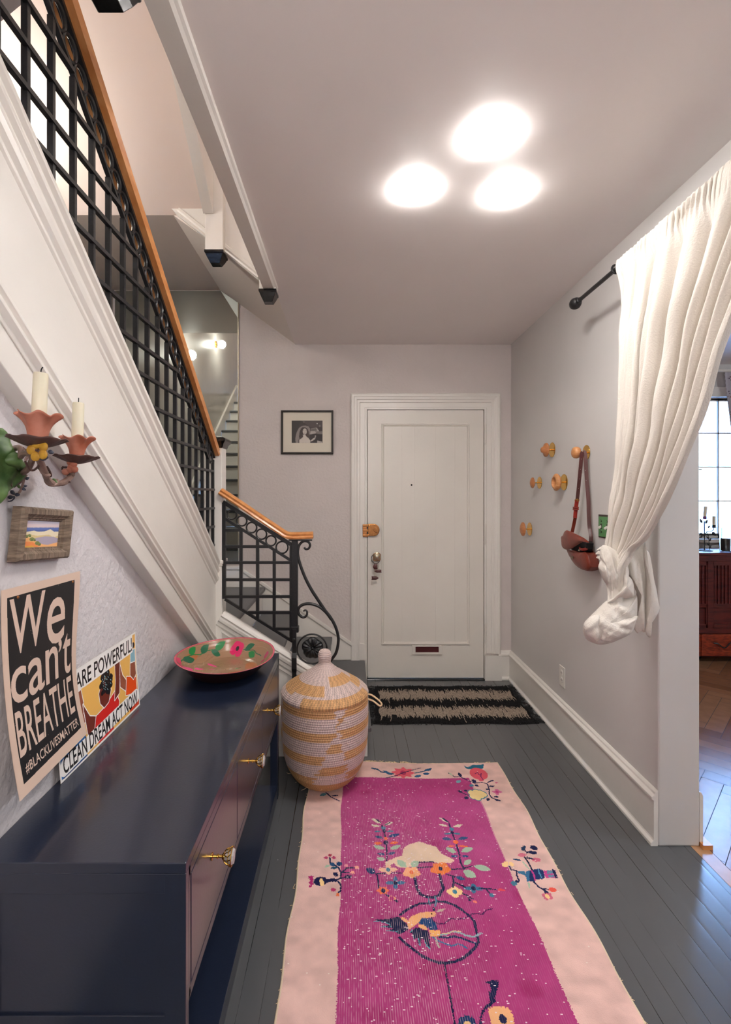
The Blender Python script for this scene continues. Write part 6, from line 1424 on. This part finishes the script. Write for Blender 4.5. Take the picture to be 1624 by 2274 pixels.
# heights measured from the picture at each cup's own depth
cup(545,470,1.0,YA,0.05,0,'taller cream candle with a long bent wick in the left sconce cup',(930-0)*0+0.122,0.0135,0.003)
cup(1110,730,0.95,YB2,0.03,0,'shorter cream candle in the right sconce cup',0.123,0.0131,0.0)
# pink bud below the right pan
for k,(x,y) in enumerate(((1020,830),(1060,850),(1030,890),(1075,925),(1015,930),(945,960))):
    MB().ball(s3(x,y,YB2-0.01),0.009,12,(1,0.8,0.9)).build('bud','copper',sc_,smooth=True)
fy=MB(); fcn=s3(545,650,YA-0.02)
for k in range(5):
    a=math.pi*0.5+0.25+k*2*math.pi/5; pc_=fcn+Vector((math.cos(a)*0.0125,0,math.sin(a)*0.0125)); 
    MB().inflate([pc_+Vector((math.cos(t)*0.0092,0,math.sin(t)*0.0092)) for t in np.linspace(0,2*math.pi,9)[:-1]],(0.3,-1,0.1),0.003,0.0015,6).build('petal','yellow',sc_,smooth=True)
MB().ball(fcn+Vector((0,-0.004,0)),0.0025,8).build('flower_eye','rust',sc_)
lg=[((500,760),(560,800),'leafg',0.1),((545,900),(640,930),'leafg',0.2),((735,1070),(830,1120),'leafg',0.6),((350,640),(400,640),'vine',0.2),((690,660),(780,690),'leafd',0.0),((560,760),(700,750),'leafd',0.0),((700,480),(770,500),'rust',0.0),
    ((280,860),(360,900),'leafg',0.4),((150,1230),(220,1290),'leafd',0.6),((30,1320),(110,1350),'leafd',0.6),((110,1330),(200,1320),'leafd',0.6),((210,1290),(290,1290),'leafd',0.6),((250,1150),(300,1200),'leafg',0.6),((310,1190),(375,1225),'leafd',0.6),((340,1170),(395,1160),'leafd',0.6),((365,1070),(425,1040),'leafd',0.5),((680,970),(720,1010),'leafg',0.3)]
for a,b_,m,t in lg:
    p,q=s3i(*a,t),s3i(*b_,t); d_=(q-p); n_=Vector((-d_.z,0,d_.x))*0.32
    MB().inflate([p,p.lerp(q,0.3)+n_,p.lerp(q,0.7)+n_*0.8,q,p.lerp(q,0.7)-n_*0.8,p.lerp(q,0.3)-n_],(0.2,-1,0),0.003,0.0015,5).build('leaf',m,sc_,smooth=True)
MB().lathe([(0.0001,0.0),(0.03,0.0),(0.03,0.006),(0.0001,0.008)],(XL,1.03,H+0.02),'X',16).tube([(XL,1.03,H+0.02),(XL+0.05,1.02,H+0.02),tuple(s3i(170,700,0.6))],0.005,8).build('wall_bracket','rust',sc_)
SKY=88.0; BULB=54.0; BACKL=10.5; UPL=25.0; PARL=40.0; SCON=80.0; EXPO=1.42
# ================================================================ LIGHT AND CAMERA
W=bpy.data.worlds.new('sky'); bpy.context.scene.world=W; W.use_nodes=True
W.node_tree.nodes['Background'].inputs[0].default_value=(0.30,0.53,1.0,1); W.node_tree.nodes['Background'].inputs[1].default_value=SKY
bm_=bulbmat(BULB)
for (px,py),lab,zb_ in (((1090,316),'glowing flush ceiling light nearest the camera, topmost of the three',0),((922,432),'glowing flush ceiling light at the left of the trio',0),((1126,440),'glowing flush ceiling light nearest the coat hooks',0)):
    p=PZ(px,py,ZC-0.02)
    t=thing('ceiling_light',lab,'light',(p.x,p.y,ZC-0.002),group='flush lights on the hall ceiling')
    MB().lathe([(0.055,ZC-0.006),(0.062,ZC-0.003),(0.062,ZC-0.0004)],(p.x,p.y,0),'Z',32).build('socket','plate',t,smooth=True)
    b=MB().ball((p.x,p.y,ZC-0.003),0.072,32,(1,1,0.24)).build('bulb',bm_,t,smooth=True)
# unseen fill lights added behind the camera, in the storey above and the parlor
def fill_lamp(name,label,loc,r,strength,col=(1,0.965,0.94),drop=0.0):
    m=bulbmat(strength); m.node_tree.nodes['Principled BSDF'].inputs['Emission Color'].default_value=col+(1,)
    t=thing(name,label,'light',loc); x,y,z=loc
    MB().lathe([(0.03,z-0.02),(0.06,z-0.012),(0.06,z)],(x,y,0),'Z',20).build('base','brass',t,smooth=True)
    if drop: MB().tube([(x,y,z-0.02),(x,y,z-0.02-drop)],0.003,6).build('cord','iron',t)
    MB().ball((x,y,z-0.02-r-drop),r,24).build('globe',m,t,smooth=True)
fill_lamp('fill_lantern','large glowing lantern added unseen behind the viewer as fill light',(0.25,-0.85,ZC),0.26,BACKL,drop=0.38)  # added lantern, unseen, fills the hall with frontal light
fill_lamp('ceiling_light','round glowing globe added out of view to brighten the parlor',(3.0,1.2,2.62),0.14,PARL,col=(0.86,0.92,1.0))  # added globe, unseen, lifts the parlor and its window bars
fill_lamp('ceiling_light','round glowing globe added out of view above to brighten the stairwell',(-0.35,1.2,5.5),0.16,UPL)  # added globe, unseen, brightens the upper stairwell
for (yy,zz_,nm) in ((0.84,3.44,'upper'),(2.12,2.93,'lower')):
    m=bulbmat(SCON); m.node_tree.nodes['Principled BSDF'].inputs['Emission Color'].default_value=(1,0.93,0.86,1)
    t=thing('wall_light','small glowing globe on the stairwell wall, '+nm+' of the two seen in the landing mirror','light',(XW,yy,zz_),group='globe lights up the stairwell')
    MB().lathe([(0.0001,0.0),(0.045,0.0),(0.045,0.012),(0.015,0.016),(0.012,0.04)],(XW,yy,zz_),'X',20).build('wall_plate','brass',t,smooth=True)
    MB().ball((XW+0.085,yy,zz_),0.05,20).build('globe',m,t,smooth=True)
def portal(loc,rot,sx,sy):
    l=bpy.data.lights.new('daylight_portal','AREA'); l.shape='RECTANGLE'; l.size=sx; l.size_y=sy; l.cycles.is_portal=True
    o=bpy.data.objects.new('daylight_portal',l); C.objects.link(o); o.location=loc; o.rotation_euler=rot
portal(((PX0+PX1)/2,YP+0.16,(PZ0+PZ1)/2),(math.radians(-90),0,0),PX1-PX0,PZ1-PZ0)
portal(((WX0+WX1)/2,YF+0.16,(WZ0+WZ1)/2),(math.radians(-90),0,0),WX1-WX0,WZ1-WZ0)

cam=bpy.data.cameras.new('camera'); co=bpy.data.objects.new('camera',cam); C.objects.link(co)
co.location=(0,0,H); co.rotation_euler=(math.radians(90),0,0)
cam.sensor_fit='VERTICAL'; cam.sensor_height=36; cam.sensor_width=36; cam.lens=36*F/2274
cam.shift_x=(812-VX)/2274; cam.shift_y=-(1137-VY)/2274; cam.clip_start=0.05
bpy.context.scene.camera=co
sc=bpy.context.scene; sc.view_settings.view_transform='Standard'; sc.view_settings.look='None'; sc.view_settings.exposure=EXPO; sc.view_settings.gamma=1
sc.view_settings.use_curve_mapping=False
sc.cycles.max_bounces=8; sc.cycles.diffuse_bounces=5; sc.cycles.glossy_bounces=5; sc.cycles.transmission_bounces=8; sc.cycles.sample_clamp_indirect=4.0; sc.cycles.caustics_refractive=False; sc.cycles.caustics_reflective=False; sc.cycles.use_denoising=True
